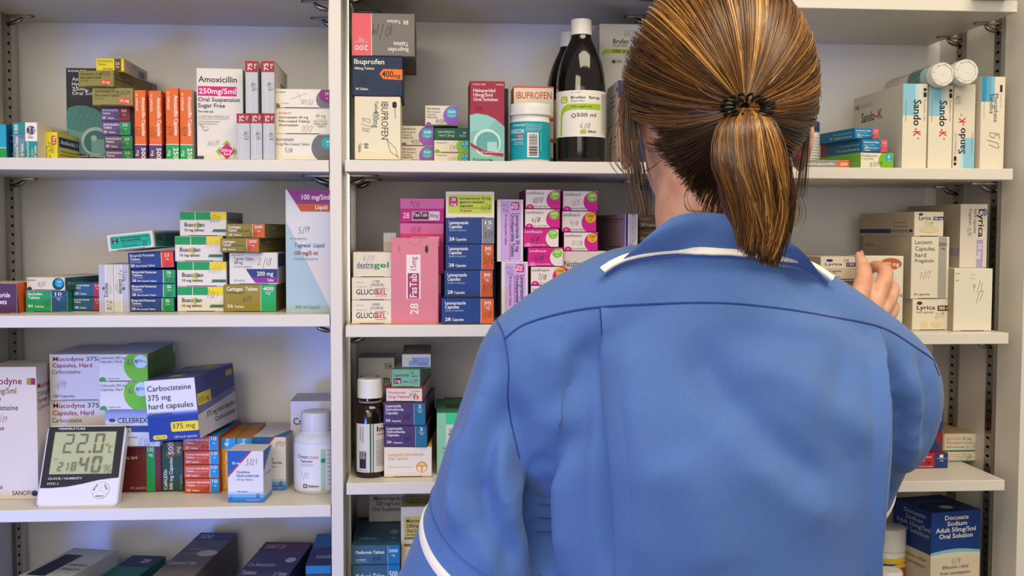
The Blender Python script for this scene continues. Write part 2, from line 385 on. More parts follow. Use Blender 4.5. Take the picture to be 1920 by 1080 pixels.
for i, (k, xa, xb, yt, c2, st, hw, wh) in enumerate((('ap1', 197, 250, 281, 'gr', '25', '3/20', 'green'), ('ap2', 196, 249, 254.5, 'gr', '25', '8/20', 'green'), ('ap3', 191.5, 245.5, 228, 'gr', '25', '2/20', 'green'), ('ap4', 189, 243.5, 201, 'mr', '50', '2/18', 'maroon'))):
    B(k, pur % (wh, ('bottom one', 'second from bottom', 'third from bottom', 'topmost')[i]), S1, 'L1' if i == 0 else 'ap%d' % i, xa, xb, yt, .10, .11, '66508a', F=AM28(c2, st, hw))
AM10 = [T(.06, .27, .66, .15, 'Amitriptyline 10 mg', 'k'), T(.06, .5, .66, .15, 'Film-coated Tablets', 'k'), T(.06, .66, .28, .09, '28  Tablets', 'k', 0), RR(.65, .58, .93, .9, .08, 'e8562a'), T(.68, .82, .9, .17, '10 mg')]
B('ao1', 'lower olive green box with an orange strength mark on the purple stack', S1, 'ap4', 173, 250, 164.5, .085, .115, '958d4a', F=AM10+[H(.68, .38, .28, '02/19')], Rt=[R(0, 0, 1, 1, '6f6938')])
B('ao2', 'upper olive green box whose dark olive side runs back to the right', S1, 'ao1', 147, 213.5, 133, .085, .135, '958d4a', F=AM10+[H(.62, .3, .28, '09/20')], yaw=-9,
  Rt=[R(0, 0, 1, 1, '79723c'), T(.03, .32, .42, .16, 'Amitriptyline 10 mg', 'k'), T(.03, .55, .42, .16, 'Film-coated Tablets', 'k'), RR(.68, .5, .82, .85, .08, 'c04a22'), T(.7, .75, .8, .15, '10 mg'), R(.86, 0, 1, 1, '8b8880')])  # side repeats the front colours, darkened as if in shade
B('ay', 'bright yellow box with a brown band on top of the olive boxes', S1, 'ao2', 180, 233, 109.5, .09, .115, 'f3e41a', F=[R(.66, 0, .9, 1, '6b4326'), T(.05, .28, .6, .17, 'Amitriptyline', 'k', 0), T(.05, .55, .36, .17, 'Tablets', 'k', 0), T(.25, .9, .6, .15, '28 tablets', 'k', 0), T(.69, .5, .85, .22, '25'), T(.71, .72, .83, .15, 'mg')],
  Rt=[R(0, 0, 1, 1, 'd6cfc6'), T(.3, .4, .55, .12, 'Amitriptyline', 'g', 0), BAR(.62, .3, .85, .85)])
AMX = lambda c2, st, hw: [T(.1, .34, .79*.0+.66, .3, 'Amoxicillin Capsules'), T(.05, .86, .3, .16, '21 CAPSULES'), R(.785, 0, 1, 1, c2), R(.78, 0, .79, 1, 'w'), T(.83, .42, .99, .36, st), T(.87, .85, .95, .26, 'mg', 'w', 0), H(.52, .9, .5, hw, '7a4524')]
for k, xa, xb, yt, c2, st, hw, lb in (('ax1', 252.5, 273.5, 169, 'p', '500', '5/20', 'first orange upright box from the left, with a purple foot'), ('ax2', 279.5, 303, 170, 'p', '500', '5/20', 'second orange upright box from the left, with a purple foot'),
                                   ('ax3', 311, 335, 165, 'gr', '250', '8/19', 'third orange upright box from the left, with a green foot'), ('ax4', 337.5, 361, 168, 'gr', '250', '4/19', 'rightmost orange upright box, with a green foot, beside the white syrup box')):
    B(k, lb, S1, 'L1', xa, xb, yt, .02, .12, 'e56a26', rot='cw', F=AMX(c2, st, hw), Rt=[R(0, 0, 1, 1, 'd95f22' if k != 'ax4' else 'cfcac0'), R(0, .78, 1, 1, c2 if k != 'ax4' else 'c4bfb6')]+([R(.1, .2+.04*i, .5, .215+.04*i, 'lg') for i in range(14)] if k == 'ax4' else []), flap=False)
B('amoxsusp', 'tall white box with a magenta strip and green and pink diamond', S1, 'L1', 369, 456, 128, .022, .060, 'e6dfd6', flap=False, yaw=4,
  F=[T(.04, .15, .87, .063, 'Amoxicillin', 'k'), R(.03, .195, .86, .30, 'm'), T(.05, .275, .84, .058, '250mg/5ml', 'w'), T(.03, .36, .93, .045, 'Oral Suspension', '35353a'), T(.03, .425, .61, .045, 'Sugar Free', '35353a'), T(.03, .48, .35, .024, 'For oral use', 'k'),
     R(.03, .51, .70, .553, '8bb37c'), R(.034, .513, .696, .55, 'e6dfd6'), T(.045, .54, .68, .022, 'CONTAINS PENICILLIN', 'k', 0), R(.03, .575, .5, .582, 'lg'), R(.03, .6, .44, .607, 'lg'),
     P([(.64, .78), (.88, .90), (.64, 1.02), (.40, .90)], 'lm'), R(.5, .83, .79, .98, 'e6dfd6'), P([(.64, .81), (.83, .90), (.64, .99), (.46, .90)], 'm'), T(.51, .905, .77, .03, '250mg/', 'w'), T(.57, .945, .72, .03, '5ml', 'w'),
     E(.19, .655, .06, .022, 'lg'), E(.19, .655, .05, .015, 'e6dfd6'), Q([(.05, .6), (.15, .645)], .012, 'lg'), H(.22, .84, .06, '06/19', 'lg'), R(.0, .955, .14, 1, '34406e')],
  Rt=[R(0, 0, 1, 1, '7fae4e')])
ASP = lambda hw: [R(.79, 0, 1, 1, 'a3243a'), T(.82, .55, .96, .34, '75', 'w'), T(.86, .84, .95, .2, 'mg', 'w', 0), T(.03, .45, .72, .2, 'Dispersible Aspirin Tablets', 'e9e6e2'), H(.42, .88, .45, hw)]
for k, bs, xa, xb, yt, hw, lb in (('as1', 'L1', 444, 468.5, 213, '8/19', 'left'), ('as2', 'L1', 469.5, 491.5, 213, '9/19', 'middle'), ('as3', 'L1', 493, 515, 213, '8/19', 'right'), ('as4', 'as1', 460, 483.5, 114.5, '9/19', 'left'), ('as5', 'as2', 490, 514.5, 114.5, '9/19', 'right')):
    B(k, '%s of the %s grey upright boxes with crimson tops, %s' % (lb, 'three lower' if bs == 'L1' else 'two upper', 'standing on the shelf board' if bs == 'L1' else 'standing on the lower three'), S1, bs, xa, xb, yt, .006, .12, 'c3c6cb', rot='ccw', F=ASP(hw), flap=False,
      Rt=[R(0, 0, 1, 1, 'd3cdc6'), R(0, 0, 1, .008, 'a3243a')]+([BAR(.45, .3, .75, .55, True)] if k == 'as5' else []))
B('at1', 'white box with a large grey disc and teal dot, lowest white box by the upright', S1, 'L1', 512, 619.4, 252, .02, .10, 'e9e2d6', F=[C(.95, .5, .6, '6d6c70'), C(.96, .32, .24, '12b0aa'), T(.93, .32, .985, .1, '40'), T(.94, .43, .975, .07, 'mg', 'w', 0), T(.03, .25, .36, .13, 'Atorvastatin', '44444a', 0), T(.03, .42, .64, .1, '40 mg Film-Coated Tablets', '44444a', 0), H(.2, .7, .2, '5/18')])
B('at2', 'cream box with red and lime lettering, middle of the white stack by the upright', S1, 'at1', 516, 619.4, 203.5, .022, .10, 'efe6d4', F=[T(.06, .22, .3, .08, 'RANBAXY', 'd8452a'), T(.06, .39, .6, .1, 'Atorvastatin 40 mg', '4a4440'), T(.06, .55, .63, .1, 'Film-coated Tablets', '4a4440'), T(.06, .7, .42, .09, 'Atorvastatin', '4a4440'), T(.74, .34, .92, .13, '40 mg', '86b23a'), R(.72, .42, .95, .43, 'lg'), T(.7, .53, .95, .06, 'PACK CONTAINS', 'g', 0), T(.7, .63, .95, .06, '28 FILM-COATED', 'g'), T(.76, .73, .92, .06, 'TABLETS', 'g'), H(.46, .92, .3, '11/17', 'g')])
B('at3', 'white box with purple dot on a grey disc, top white box by the upright', S1, 'at2', 512, 619.4, 167, .022, .10, 'ece5da', F=[C(.95, .55, .58, '77757a'), C(.95, .3, .42, '8d2a7c'), T(.92, .3, .975, .16, '10'), T(.925, .5, .965, .1, 'mg', 'w', 0), T(.02, .2, .22, .1, 'Atorvastatin', '55555a', 0), H(.5, .82, .3, '07/17', 'g'), Q([(.3, .55), (.6, .2)], .015, 'lg'), Q([(.42, .12), (.52, .8)], .015, 'lg'), C(.06, .95, .18, '77757a'), T(.12, .8, .28, .06, '1 tablet', 'g', 0)])
# ---- left bay, shelf 2
S2 = 'medicine boxes on the second left shelf'
B('chlor', 'dark purple box with an orange side wedge cut by the left picture edge', S2, 'L2', -35, 32, 531, .035, .07, '552a56', F=[T(.40, .47, .82, .16, 'nloride'), T(.33, .7, .72, .16, 'ablets')], rim='cfc5b2',
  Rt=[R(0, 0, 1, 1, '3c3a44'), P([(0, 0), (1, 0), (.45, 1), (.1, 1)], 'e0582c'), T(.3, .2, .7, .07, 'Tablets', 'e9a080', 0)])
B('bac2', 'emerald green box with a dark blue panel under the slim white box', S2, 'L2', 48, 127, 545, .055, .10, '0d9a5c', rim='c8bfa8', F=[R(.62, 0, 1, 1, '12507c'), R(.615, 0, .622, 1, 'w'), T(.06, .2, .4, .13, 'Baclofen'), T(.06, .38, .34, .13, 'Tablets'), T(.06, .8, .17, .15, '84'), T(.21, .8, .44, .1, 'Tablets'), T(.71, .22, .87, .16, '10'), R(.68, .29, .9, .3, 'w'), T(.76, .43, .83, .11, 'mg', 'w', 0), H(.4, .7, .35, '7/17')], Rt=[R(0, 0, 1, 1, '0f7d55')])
B('bac1', 'slim white box with a blue dot, lying on the emerald box', S2, 'bac2', 50, 122, 520, .06, .135, 'e6dfce', yaw=-12, F=[C(.84, .5, .5, '0d4d4c'), C(.86, .42, .36, '1ba0cf'), T(.82, .42, .91, .17, '10'), T(.83, .62, .9, .12, 'mg', 'w', 0), T(.03, .26, .24, .14, 'Baclofen', '44444a', 0), C(.08, .95, .2, '123f5e'), H(.3, .7, .4, '8/17', 'g')], Rt=[R(0, 0, 1, 1, '2a5a60'), T(.05, .55, .4, .22, 'Baclofen', '8fb0b0', 0)])
for i, (k, yt, bs) in enumerate((('ben1', 557.5, 'L2'), ('ben2', 530.5, 'ben1'))):
    B(k, '%s of the two blue boxes with crimson ends beside the emerald box' % ('lower', 'upper')[i], S2, bs, 137, 188, yt, .075, .10, '1d5f86', F=[R(.77, 0, 1, 1, 'b8304a'), T(.04, .22, .62, .13, 'Bendroflumethiazide'), T(.04, .4, .28, .13, 'Tablets'), T(.04, .85, .2, .18, '28'), T(.24, .85, .5, .13, 'Tablets'), T(.82, .25, .97, .16, '2.5'), T(.86, .45, .94, .12, 'mg', 'w', 0)])
DUL = [R(0, .0, 1, .42, 'b9b9cf'), R(0, .42, 1, .5, 'e4e0da'), R(0, .55, 1, .9, 'd3cfca'), C(.5, .32, .1, '3f6b2a'), T(.32, .62, .62, .26, 'Dulcolax', '2a2a30'), R(.35, .72, .6, .76, 'lg'), R(.4, .82, .55, .86, 'lg')]
B('dul1', 'left of the two slim silver boxes standing on end beside the navy stack', S2, 'L2', 185.5, 212.5, 496, .05, .08, 'dad6d2', rot='ccw', flap=False, F=DUL+[H(.02, .9, .45, '18/12')])
B('dul2', 'right of the two slim silver boxes standing on end beside the navy stack', S2, 'L2', 213, 241, 496, .05, .08, 'dad6d2', rot='cw', flap=False, F=DUL+[H(.1, .6, .5, '2/19')])
BIS = lambda c2, st, hw: [R(.73, 0, 1, 1, c2), R(.725, 0, .735, 1, 'w'), T(.04, .25, .58, .17, 'Bisoprolol Fumarate'), T(.04, .48, .26, .16, 'Tablets'), T(.04, .64, .28, .11, 'Film-Coated', 'a9c4e6', 0), T(.04, .9, .13, .18, '28'), T(.16, .9, .58, .12, 'Film-Coated Tablets'), T(.81, .3, .91, .2, st), T(.83, .5, .89, .12, 'mg', 'w', 0), H(.77, .9, .35, hw)]
for i, (k, xa, xb, yt, c2, st, hw, ro) in enumerate((('bi1', 243, 327, 558.5, 'gr', '5', '11/21', 0), ('bi2', 243.5, 330, 532, 'gr', '5', '11/21', 0), ('bi3', 244, 329.5, 505.5, 'gr', '5', '12/20', 0), ('bi4', 241, 327, 474.5, 'e8442e', '2.5', '1/21', 2.5))):
    B(k, 'navy box with a %s end, %s in the left navy stack' % ('green' if i < 3 else 'red', ('lowest', 'second from bottom', 'third from bottom', 'tilted on top')[i]), S2, 'L2' if not i else 'bi%d' % i, xa, xb, yt, .058, .11, '1b3f86', F=BIS(c2, st, hw), roll=ro)
B('bit', 'tilted white box with a turquoise panel lying on the navy stack', S2, 'bi4', 203, 290, 441, .05, .10, 'e2ddd4', roll=6, yaw=-7, flap=True, F=[RR(.06, .12, .95, .9, .14, '12b394'), R(.1, .22, .23, .56, '222'*2), T(.12, .36, .2, .12, '2.5'), T(.13, .52, .19, .1, 'mg'), T(.3, .32, .9, .12, 'Bisoprolol fumarate 2.5 mg', 'k'), T(.3, .48, .74, .12, 'film-coated tablets', 'k'), R(.3, .56, .92, .575, 'k'), T(.32, .8, .66, .08, '28 film-coated tablets', 'k', 0), H(.75, .85, .28, '1/2')],
  Rt=[R(0, 0, 1, 1, 'b8b5b0'), R(.05, .12, .97, .95, '0f6f66'), R(.1, .25, .3, .6, '333'*2), T(.4, .35, .95, .12, 'Bisoprolol fumarate', 'k'), T(.4, .52, .95, .12, 'film-coated', 'k')])
BUS = lambda hw, hc='pen': [R(0, 0, .32, .335, '0b9a55'), R(.335, 0, .66, .335, '0b9a55'), R(.665, 0, 1, .335, 'efd51a'), C(.36, .58, .13, 'efd51a'), C(.39, .55, .1, '6db52e'), C(.365, .575, .085, 'e9e3d8'), T(.1, .62, .53, .17, 'Buscopan', '2b2b2b'), T(.1, .82, .52, .11, '10 mg tablets', '2b2b2b'), P([(.72, .73), (1, .73), (1, .85), (.69, .85)], '4c7f66'), T(.76, .82, .96, .08, '56 tablets', '1f3f33', 0), H(.62, .42, .3, hw, hc)]
for i, (k, xa, xb, yt, hw, ps) in enumerate((('bu1', 332.5, 420, 537.5, '7/21', 'lowest'), ('bu2', 332, 425, 490.5, '5/20', 'second from the bottom'), ('bu3', 328, 418, 443, '5/20', 'third from the bottom'), ('bu4', 337, 425, 397, '1/20', 'topmost'))):
    B(k, 'white box with green and yellow bars, %s of its stack of four' % ps, S2, 'L2' if not i else 'bu%d' % i, xa, xb, yt, .055, .12, 'e6e0d6', F=BUS(hw, 'pen' if hw[0] in '17' else 'lg'), Rt=[R(0, 0, 1, 1, 'b3afad'), T(.1, .35, .5, .14, 'Buscopan', 'k'), BAR(.65, .2, .9, .9)])
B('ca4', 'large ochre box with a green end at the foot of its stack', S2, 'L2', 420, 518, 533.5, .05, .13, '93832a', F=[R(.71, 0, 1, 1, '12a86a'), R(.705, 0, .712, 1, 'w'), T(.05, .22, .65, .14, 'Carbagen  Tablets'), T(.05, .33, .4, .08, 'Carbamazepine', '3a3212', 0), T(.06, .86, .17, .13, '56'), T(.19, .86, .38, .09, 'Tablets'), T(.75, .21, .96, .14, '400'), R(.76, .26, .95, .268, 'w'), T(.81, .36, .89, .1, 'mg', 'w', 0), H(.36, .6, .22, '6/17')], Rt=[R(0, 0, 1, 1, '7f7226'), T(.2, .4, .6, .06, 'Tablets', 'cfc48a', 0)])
B('teg', 'white box with a navy and purple flash between ochre boxes', S2, 'ca4', 430, 521, 473.5, .05, .11, 'e4ddd8', F=[T(.09, .24, .5, .1, 'Tegretol  Tablets', '1b5c86'), T(.09, .36, .27, .09, '200 mg', 'k'), T(.09, .48, .46, .08, 'Carbamazepine', '6b8aa0', 0), P([(.34, .52), (1, .52), (1, .79), (.45, .79)], '1c3f78'), P([(.45, .79), (1, .79), (1, .97), (.54, .97)], '8d2a92'), T(.57, .74, .91, .14, '200 mg'), T(.78, .92, .92, .08, 'Tablet'), T(.09, .92, .33, .07, '84 tablets', '8aa0b0', 0), T(.05, .1, .3, .05, 'NOVARTIS', 'lg', 0), H(.58, .42, .3, '2/18', 'g')], Rt=[R(0, 0, 1, 1, 'd3cdc8'), R(.02, .05, .6, .45, '3a3f6a')])
CAR = [R(.69, 0, 1, 1, 'd2602a'), R(.685, 0, .694, 1, 'w'), T(.05, .32, .38, .2, 'Carbagen'), T(.05, .56, .28, .18, 'Tablets'), T(.29, .56, .62, .13, 'Carbamazepine', '3a3212', 0), T(.06, .88, .16, .16, '28'), T(.19, .88, .4, .13, 'Tablets'), T(.74, .32, .95, .2, '200'), T(.81, .56, .89, .14, 'mg', 'w', 0)]
for k, bs, xa, xb, yt, hw, lb in (('ca2', 'teg', 413, 486, 446.5, '7/17', 'lower ochre box with an orange end, resting on the white and navy box'), ('ca3', 'ca2', 424, 497, 419.5, '7/17', 'upper ochre box with an orange end, top of its stack')):
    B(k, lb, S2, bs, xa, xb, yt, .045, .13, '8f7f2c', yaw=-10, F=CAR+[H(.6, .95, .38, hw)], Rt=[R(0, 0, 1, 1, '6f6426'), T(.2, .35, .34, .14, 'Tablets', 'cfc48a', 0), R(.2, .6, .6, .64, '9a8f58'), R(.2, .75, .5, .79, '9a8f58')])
B('tegl', 'tall pale blue grey box with a purple and orange top band by the upright', S2, 'L2', 536, 620, 355.5, .035, .09, 'd8d8da', flap=False, F=[P([(.03, 0), (1, 0), (1, .115), (.23, .115)], '8a2a7e'), P([(.23, .115), (1, .115), (1, .178), (.34, .178)], 'c0582a'), T(.36, .08, .98, .04, '100 mg/5ml'), T(.66, .158, .93, .035, 'Liquid'), P([(0, .25), (1, .98), (1, 1), (0, 1)], 'a9c3cd'), P([(.43, .56), (1, .56), (1, .98)], 'ddd6d0'), T(.1, .407, .46, .016, 'NOVARTIS', 'g', 0), T(.19, .467, .86, .032, 'Tegretol  Liquid', '1f6a92'), T(.19, .53, .71, .033, '100 mg/5 ml', '8d1f4a'), T(.19, .572, .72, .024, 'Carbamazepine', '4f8aa6', 0), T(.2, .967, .74, .027, '300 ml Liquid', '2f7fa0', 0), H(.28, .35, .06, '5/19')])
# ---- left bay, shelf 3
S3 = 'medicine boxes on the third left shelf'
mu = lambda x: (x+23)/93
B('mucs', 'large cream box with maroon lettering cut by the left picture edge', S3, 'L3', -23, 70, 688, .055, .075, 'e0d6cc', flap=False, F=[T(mu(-1), .13, mu(43), .05, 'odyne', '8f1f2c'), R(mu(52), .085, mu(60), .135, 'b0902c'), R(mu(60), .085, mu(68), .135, '8f1f2c'), T(mu(-11), .2, mu(32), .045, '0mg/5ml', '7d7430'), T(mu(-24), .255, mu(3), .042, 'Syrup', '8f1f2c'), T(mu(-13), .325, mu(35), .04, 'ocisteine', 'k', 0), T(mu(-18), .475, mu(8), .035, 'al use', 'k', 0), T(mu(21), .968, mu(56), .033, 'SANOFI', '2a2a2a', 0), C(mu(63), .955, .022, '2a2f50'), T(mu(-8), .92, mu(2), .03, 'ml', 'k', 0), H(mu(-6), .42, .06, '1/19', 'b06a6a')], Rt=[T(.05, .17, .9, .04, 'Mucodyne', '8f1f2c'), T(.05, .23, .8, .035, '250mg/5ml', 'g'), T(.05, .28, .5, .035, 'Syrup', '8f1f2c'), T(.05, .33, .9, .03, 'Carbocisteine', 'g', 0)])
MUC = [T(.06, .14, .58, .09, 'Mucodyne', '8f1f3a'), T(.62, .14, .98, .09, '375mg', '1f5a6a'), T(.05, .28, .72, .09, 'Capsules, Hard', '8f1f3a'), T(.04, .42, .52, .085, 'Carbocisteine', 'k', 0)]
B('mu1', 'lower white box with maroon lettering, behind the digital thermometer', S3, 'L3', 94, 210, 750, .10, .10, 'e2dad6', F=[(e[0], e[1], e[2]*.58)+((e[3], e[4]*.58)+e[5:] if e[0] == 't' else e[3:]) for e in MUC])
TOPMU = None
B('mu2', 'upper white box with maroon lettering and creased edge, left of the lime disc boxes', S3, 'mu1', 93, 205, 664, .095, .12, 'dcd8e0', F=MUC+[T(.05, .94, .14, .06, '120', 'k'), T(.16, .94, .42, .06, 'Capsules', 'k', 0), H(.1, .74, .16, '1/19', 'g')])
CEL = lambda hw: [C(.88, .42, .64, '6cbf2a'), C(.86, .27, .25, 'bcdcf0'), T(.735, .3, .9, .11, '200', '1d3f7a', 0), T(.91, .3, .98, .08, 'mg', '1d3f7a', 0), T(.02, .17, .55, .1, 'Celecoxib 200 mg', '33405c', 0), T(.02, .31, .47, .1, 'Capsules, Hard', '33405c', 0), C(.07, .97, .12, '3f9a2a'), T(.17, .93, .42, .06, 'Capsules, Hard', '5a7a5a', 0), H(.58, .4, .26, hw)]
B('celeb', 'pale box with a royal blue strip, half hidden under the white and lime boxes', S3, 'maroon', 197, 300, 766, .07, .12, 'd3d6e2', F=[P([(0, 0), (1, 0), (1, .22), (0, .3)], 'aab8dc'), E(.13, .3, .06, .05, '2a4a86'), T(.23, .37, .78, .13, 'CELEBREX', '14284f'), R(0, .45, 1, .62, '1d3f86'), T(.28, .59, .48, .12, '100 mg'), T(.36, .78, .6, .06, 'capsules', 'g', 0), H(.6, .97, .22, '01/20', 'g')])
B('ce1', 'lower of two white boxes with a lime disc, stacked above the blue strip box', S3, 'celeb', 187, 279, 715.5, .055, .14, 'd9dae6', F=CEL('6/19'), Rt=[R(0, 0, 1, 1, '4d8a34')], Tp=[R(0, 0, 1, 1, 'c5c9dc')])
B('ce2', 'upper of two white boxes with a lime disc, green side running back', S3, 'ce1', 185.5, 277, 664, .055, .15, 'd9dae6', F=CEL('6/19'), Rt=[R(0, 0, 1, 1, '4f8c30'), T(.05, .35, .6, .12, 'Celecoxib 200 mg Capsules, Hard', '2f5f1c', 0), C(.95, .2, .22, 'bcdcf0')], Tp=[R(0, 0, 1, 1, 'c5c9dc')])
B('maroon', 'dark maroon box with a green vertical stripe right of the digital thermometer', S3, 'L3', 205, 303, 834, .085, .11, '6f2226', F=[R(.72, 0, .88, 1, '12a04a'), T(.74, .14, .86, .09, '100'), T(.76, .24, .84, .07, 'mg'), T(.28, .14, .33, .07, 'b'), T(.28, .3, .54, .08, 'ules, hard'), T(.4, .94, .7, .05, '60 capsules', 'd9b8b0', 0)])
B('cefal', 'dark green upright box with an olive flower shape at its head', S3, 'L3', 303.5, 344, 828, .085, .11, '1f4a34', rot='ccw', flap=False, F=[C(.85, .62, .25, '7d5f1e'), C(.75, .4, .2, '7d5f1e'), C(.93, .4, .2, '7d5f1e'), C(.78, .78, .16, '7d5f1e'), C(.93, .74, .16, '7d5f1e'), T(.74, .55, .98, .24, '500'), T(.78, .85, .9, .2, 'mg', 'w', 0), T(.04, .24, .44, .16, 'CefALEXin'), T(.04, .5, .68, .16, '500 mg Capsules'), T(.05, .92, .34, .1, '21 Capsules', 'a9c0a0', 0)])
CET = lambda hw: [R(.75, 0, 1, 1, '1f8fc8'), R(.745, 0, .755, 1, 'w'), T(.05, .32, .72, .16, 'Cetirizine Hydrochloride'), T(.05, .54, .3, .15, 'Tablets'), T(.34, .54, .66, .1, 'Film-coated', 'f0b090', 0), T(.06, .9, .17, .18, '30'), T(.2, .9, .42, .13, 'Tablets'), T(.8, .28, .95, .24, '10'), T(.84, .52, .91, .14, 'mg', 'w', 0), H(.5, .85, .32, hw, '7a3018')]
for i, (k, xa, xb, yt) in enumerate((('ct1', 346, 412, 896.5), ('ct2', 345, 411, 871), ('ct3', 345, 411, 845), ('ct4', 343, 410, 817))):
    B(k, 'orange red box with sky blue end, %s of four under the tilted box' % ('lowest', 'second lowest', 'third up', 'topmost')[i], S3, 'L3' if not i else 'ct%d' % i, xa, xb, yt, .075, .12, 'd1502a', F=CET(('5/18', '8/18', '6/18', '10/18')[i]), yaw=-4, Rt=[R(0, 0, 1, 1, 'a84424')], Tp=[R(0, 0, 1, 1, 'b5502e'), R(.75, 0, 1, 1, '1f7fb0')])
CHP = [R(.8, 0, 1, 1, '1f9ad6'), T(.84, .55, .92, .3, '4', 'w'), T(.93, .52, .99, .2, 'mg', 'w', 0), T(.05, .5, .72, .26, 'Chlorphenamine Tablets', 'f2d9a0')]
B('chp1', 'left of two amber upright boxes with blue tops behind the small white box', S3, 'L3', 414, 442, 822, .085, .12, 'd9951a', rot='ccw', flap=False, F=CHP, Tp=[R(0, 0, 1, 1, 'c08430'), R(0, 0, 1, .15, '4a86a8')])
B('chp2', 'right of two amber upright boxes with blue tops, mostly hidden by white boxes', S3, 'L3', 444, 473, 822, .088, .12, 'd9951a', rot='ccw', flap=False, F=CHP, Tp=[R(0, 0, 1, 1, 'c08430'), R(0, 0, 1, .15, '4a86a8')])
CYC = [R(0, .9, 1, 1, '2c7fc4'), R(0, .84, 1, .9, '6fa6d8'), R(0, .79, 1, .84, 'b3cce4'), P([(0, 0), (.66, 0), (0, .5)], '1a5cb0'), P([(.62, 0), (.68, 0), (0, .52), (0, .48)], 'c02a4a'), T(.25, .43, .62, .045, 'Cyclizine', '1d5fa8'), T(.25, .5, .88, .045, 'Hydrochloride', '1d5fa8'), T(.26, .57, .7, .035, '50 mg Tablets', '555'*2, 0), T(.27, .8, .56, .03, '100 tablets', '555'*2, 0), T(.5, .97, .88, .035, 'AMDIPHARM', 'e0a0b4', 0), Q([(.8, .85), (.86, .83), (.88, .88), (.84, .9), (.79, .875)], .014, '14305f')]
B('cyb', 'larger white and blue box with red diagonal line, standing behind the small one like it', S3, 'L3', 474, 536, 819, .085, .11, 'e2e0e4', flap=False, F=CYC+[H(.7, .16, .1, '09/21', '8a5a80')], Rt=[R(0, 0, 1, 1, 'd6d2d0')], Tp=[R(0, 0, 1, 1, 'd6d4d6'), P([(.6, 1), (1, .4), (1, 1)], '2a6ab0')], yaw=-4)
B('cyf', 'small white and blue box with a red diagonal, at the front edge of the shelf', S3, 'L3', 427, 494, 845, .022, .045, 'e2e0e4', flap=False, yaw=-5, F=CYC+[T(.13, .26, .36, .05, '50 mg', 'w'), H(.5, .26, .14, '3/21', '6a3a60'), RR(.06, .89, .12, .95, .01, '3a6a9a')], Rt=[R(0, 0, 1, 1, 'cfcfd6'), R(0, .9, 1, 1, '6a9cc8'), P([(0, 0), (1, 0), (0, .4)], '3a6ab0'), T(.1, .5, .9, .04, 'Cyclizine', '5a7aa8', 0)], Tp=[R(0, 0, 1, 1, 'd9d6da')])
B('creonbox', 'white carton behind the white pill bottle by the upright', S3, 'L3', 545, 632, 752, .13, .075, 'dad8e2', flap=False, F=[T(.06, .29, .5, .085, 'Creon', '14466e'), R(.9, 0, 1, .15, '8ab6c4')], Tp=[R(0, 0, 1, 1, 'cfcdd6')])
B('carbo', 'large white box fading to royal blue, tilted on top of smaller boxes', S3, None, 280, 375, 714, .035, .15, 'e4e4ee', flap=False, roll=5.0, yaw=-8, F=[R(0, .52+.012*i, 1, 1, c) for i, c in enumerate(('c2cbe6', '9fb0dc', '7f95d0', '5f7bc4', '4563b6', '2f50aa', '2244a2', '1c3d9c', '193a98'))]+[T(.05, .18, .92, .09, 'Carbocisteine', '101018', 0), T(.05, .33, .5, .09, '375 mg', '101018', 0), T(.05, .47, .93, .09, 'hard capsules', '101018', 0), T(.05, .58, .5, .055, 'Carbocisteine', '26345f', 0), RR(.45, .7, 1.0, .86, .03, 'f0da28'), T(.48, .81, .93, .08, '375 mg', '101018', 0), RR(.08, .9, .36, .97, .03, 'f0da28'), T(.12, .955, .32, .035, 'ORAL USE', '33333a', 0), T(.5, .965, .95, .04, '120 hard capsules', 'e4e4ee', 0)],
  Rt=[R(0, 0, 1, 1, 'cfcfd8'), P([(0, 0), (1, 0), (1, .5), (0, .62)], '6a74a8'), P([(0, 0), (1, 0), (1, .4), (0, .5)], '3c4788'), R(.02, .28, .35, .48, 'e0cf3a'), T(.05, .44, .3, .09, '375 mg', '101018', 0), R(.78, .08, .95, .18, 'c9b93a'), T(.2, .72, .95, .09, '375 mg hard capsules', '33364a', 0), T(.4, .86, .95, .08, 'Carbocisteine', '33364a', 0)], Tp=[R(0, 0, 1, 1, '8f94b0'), R(0, .4, 1, 1, '5a639a'), R(.5, .1, .8, .3, 'cdbf3a'), R(.35, .7, .6, .85, 'd9c93a')])
# ---- left bay, lowest shelf (seen from above)
S4 = 'medicine boxes on the lowest left shelf'
B('cla1', 'white carton with navy patch lying on the lowest left shelf, rearmost of the two', S4, 'L4', 14, 104, 1090, .03, .15, 'd2d4d6', yaw=-14, F=[], Tp=[R(.1, .2, .5, .8, '2a3550'), T(.55, .5, .95, .06, 'Clarithromycin', '2a4a50'), T(.55, .62, .95, .06, '250 mg/5 ml', '1f7f7a')], rT='')
B('green4', 'emerald and navy carton lying on the lowest left shelf between white and brown ones', S4, 'L4', 146, 214, 1110, .04, .16, '12705a', yaw=-10, Tp=[R(0, 0, 1, .32, '1c3558'), T(.5, .2, .75, .1, '250', 'w'), C(.85, .8, .08, 'e0cf2a'), T(.3, .8, .6, .07, 'Tablets', 'w')])
B('clab', 'brown carton with a navy band lying on the lowest left shelf', S4, 'L4', 285, 363, 1080, .02, .20, '6b625e', yaw=-6, F=[T(.05, .3, .6, .12, 'Clarithromycin'), R(.68, 0, 1, 1, '4a2a7a'), T(.72, .3, .95, .16, '500')], Tp=[R(0, 0, 1, .2, '3a3560'), T(.1, .15, .45, .1, '500', 'c9c4d0'), T(.05, .75, .75, .07, 'Clarithromycin Tablets', 'd9d4cc'), C(.75, .5, .07, 'd0cac2'), R(.15, .4, .6, .42, 'a09890'), R(.15, .5, .6, .52, 'a09890')])
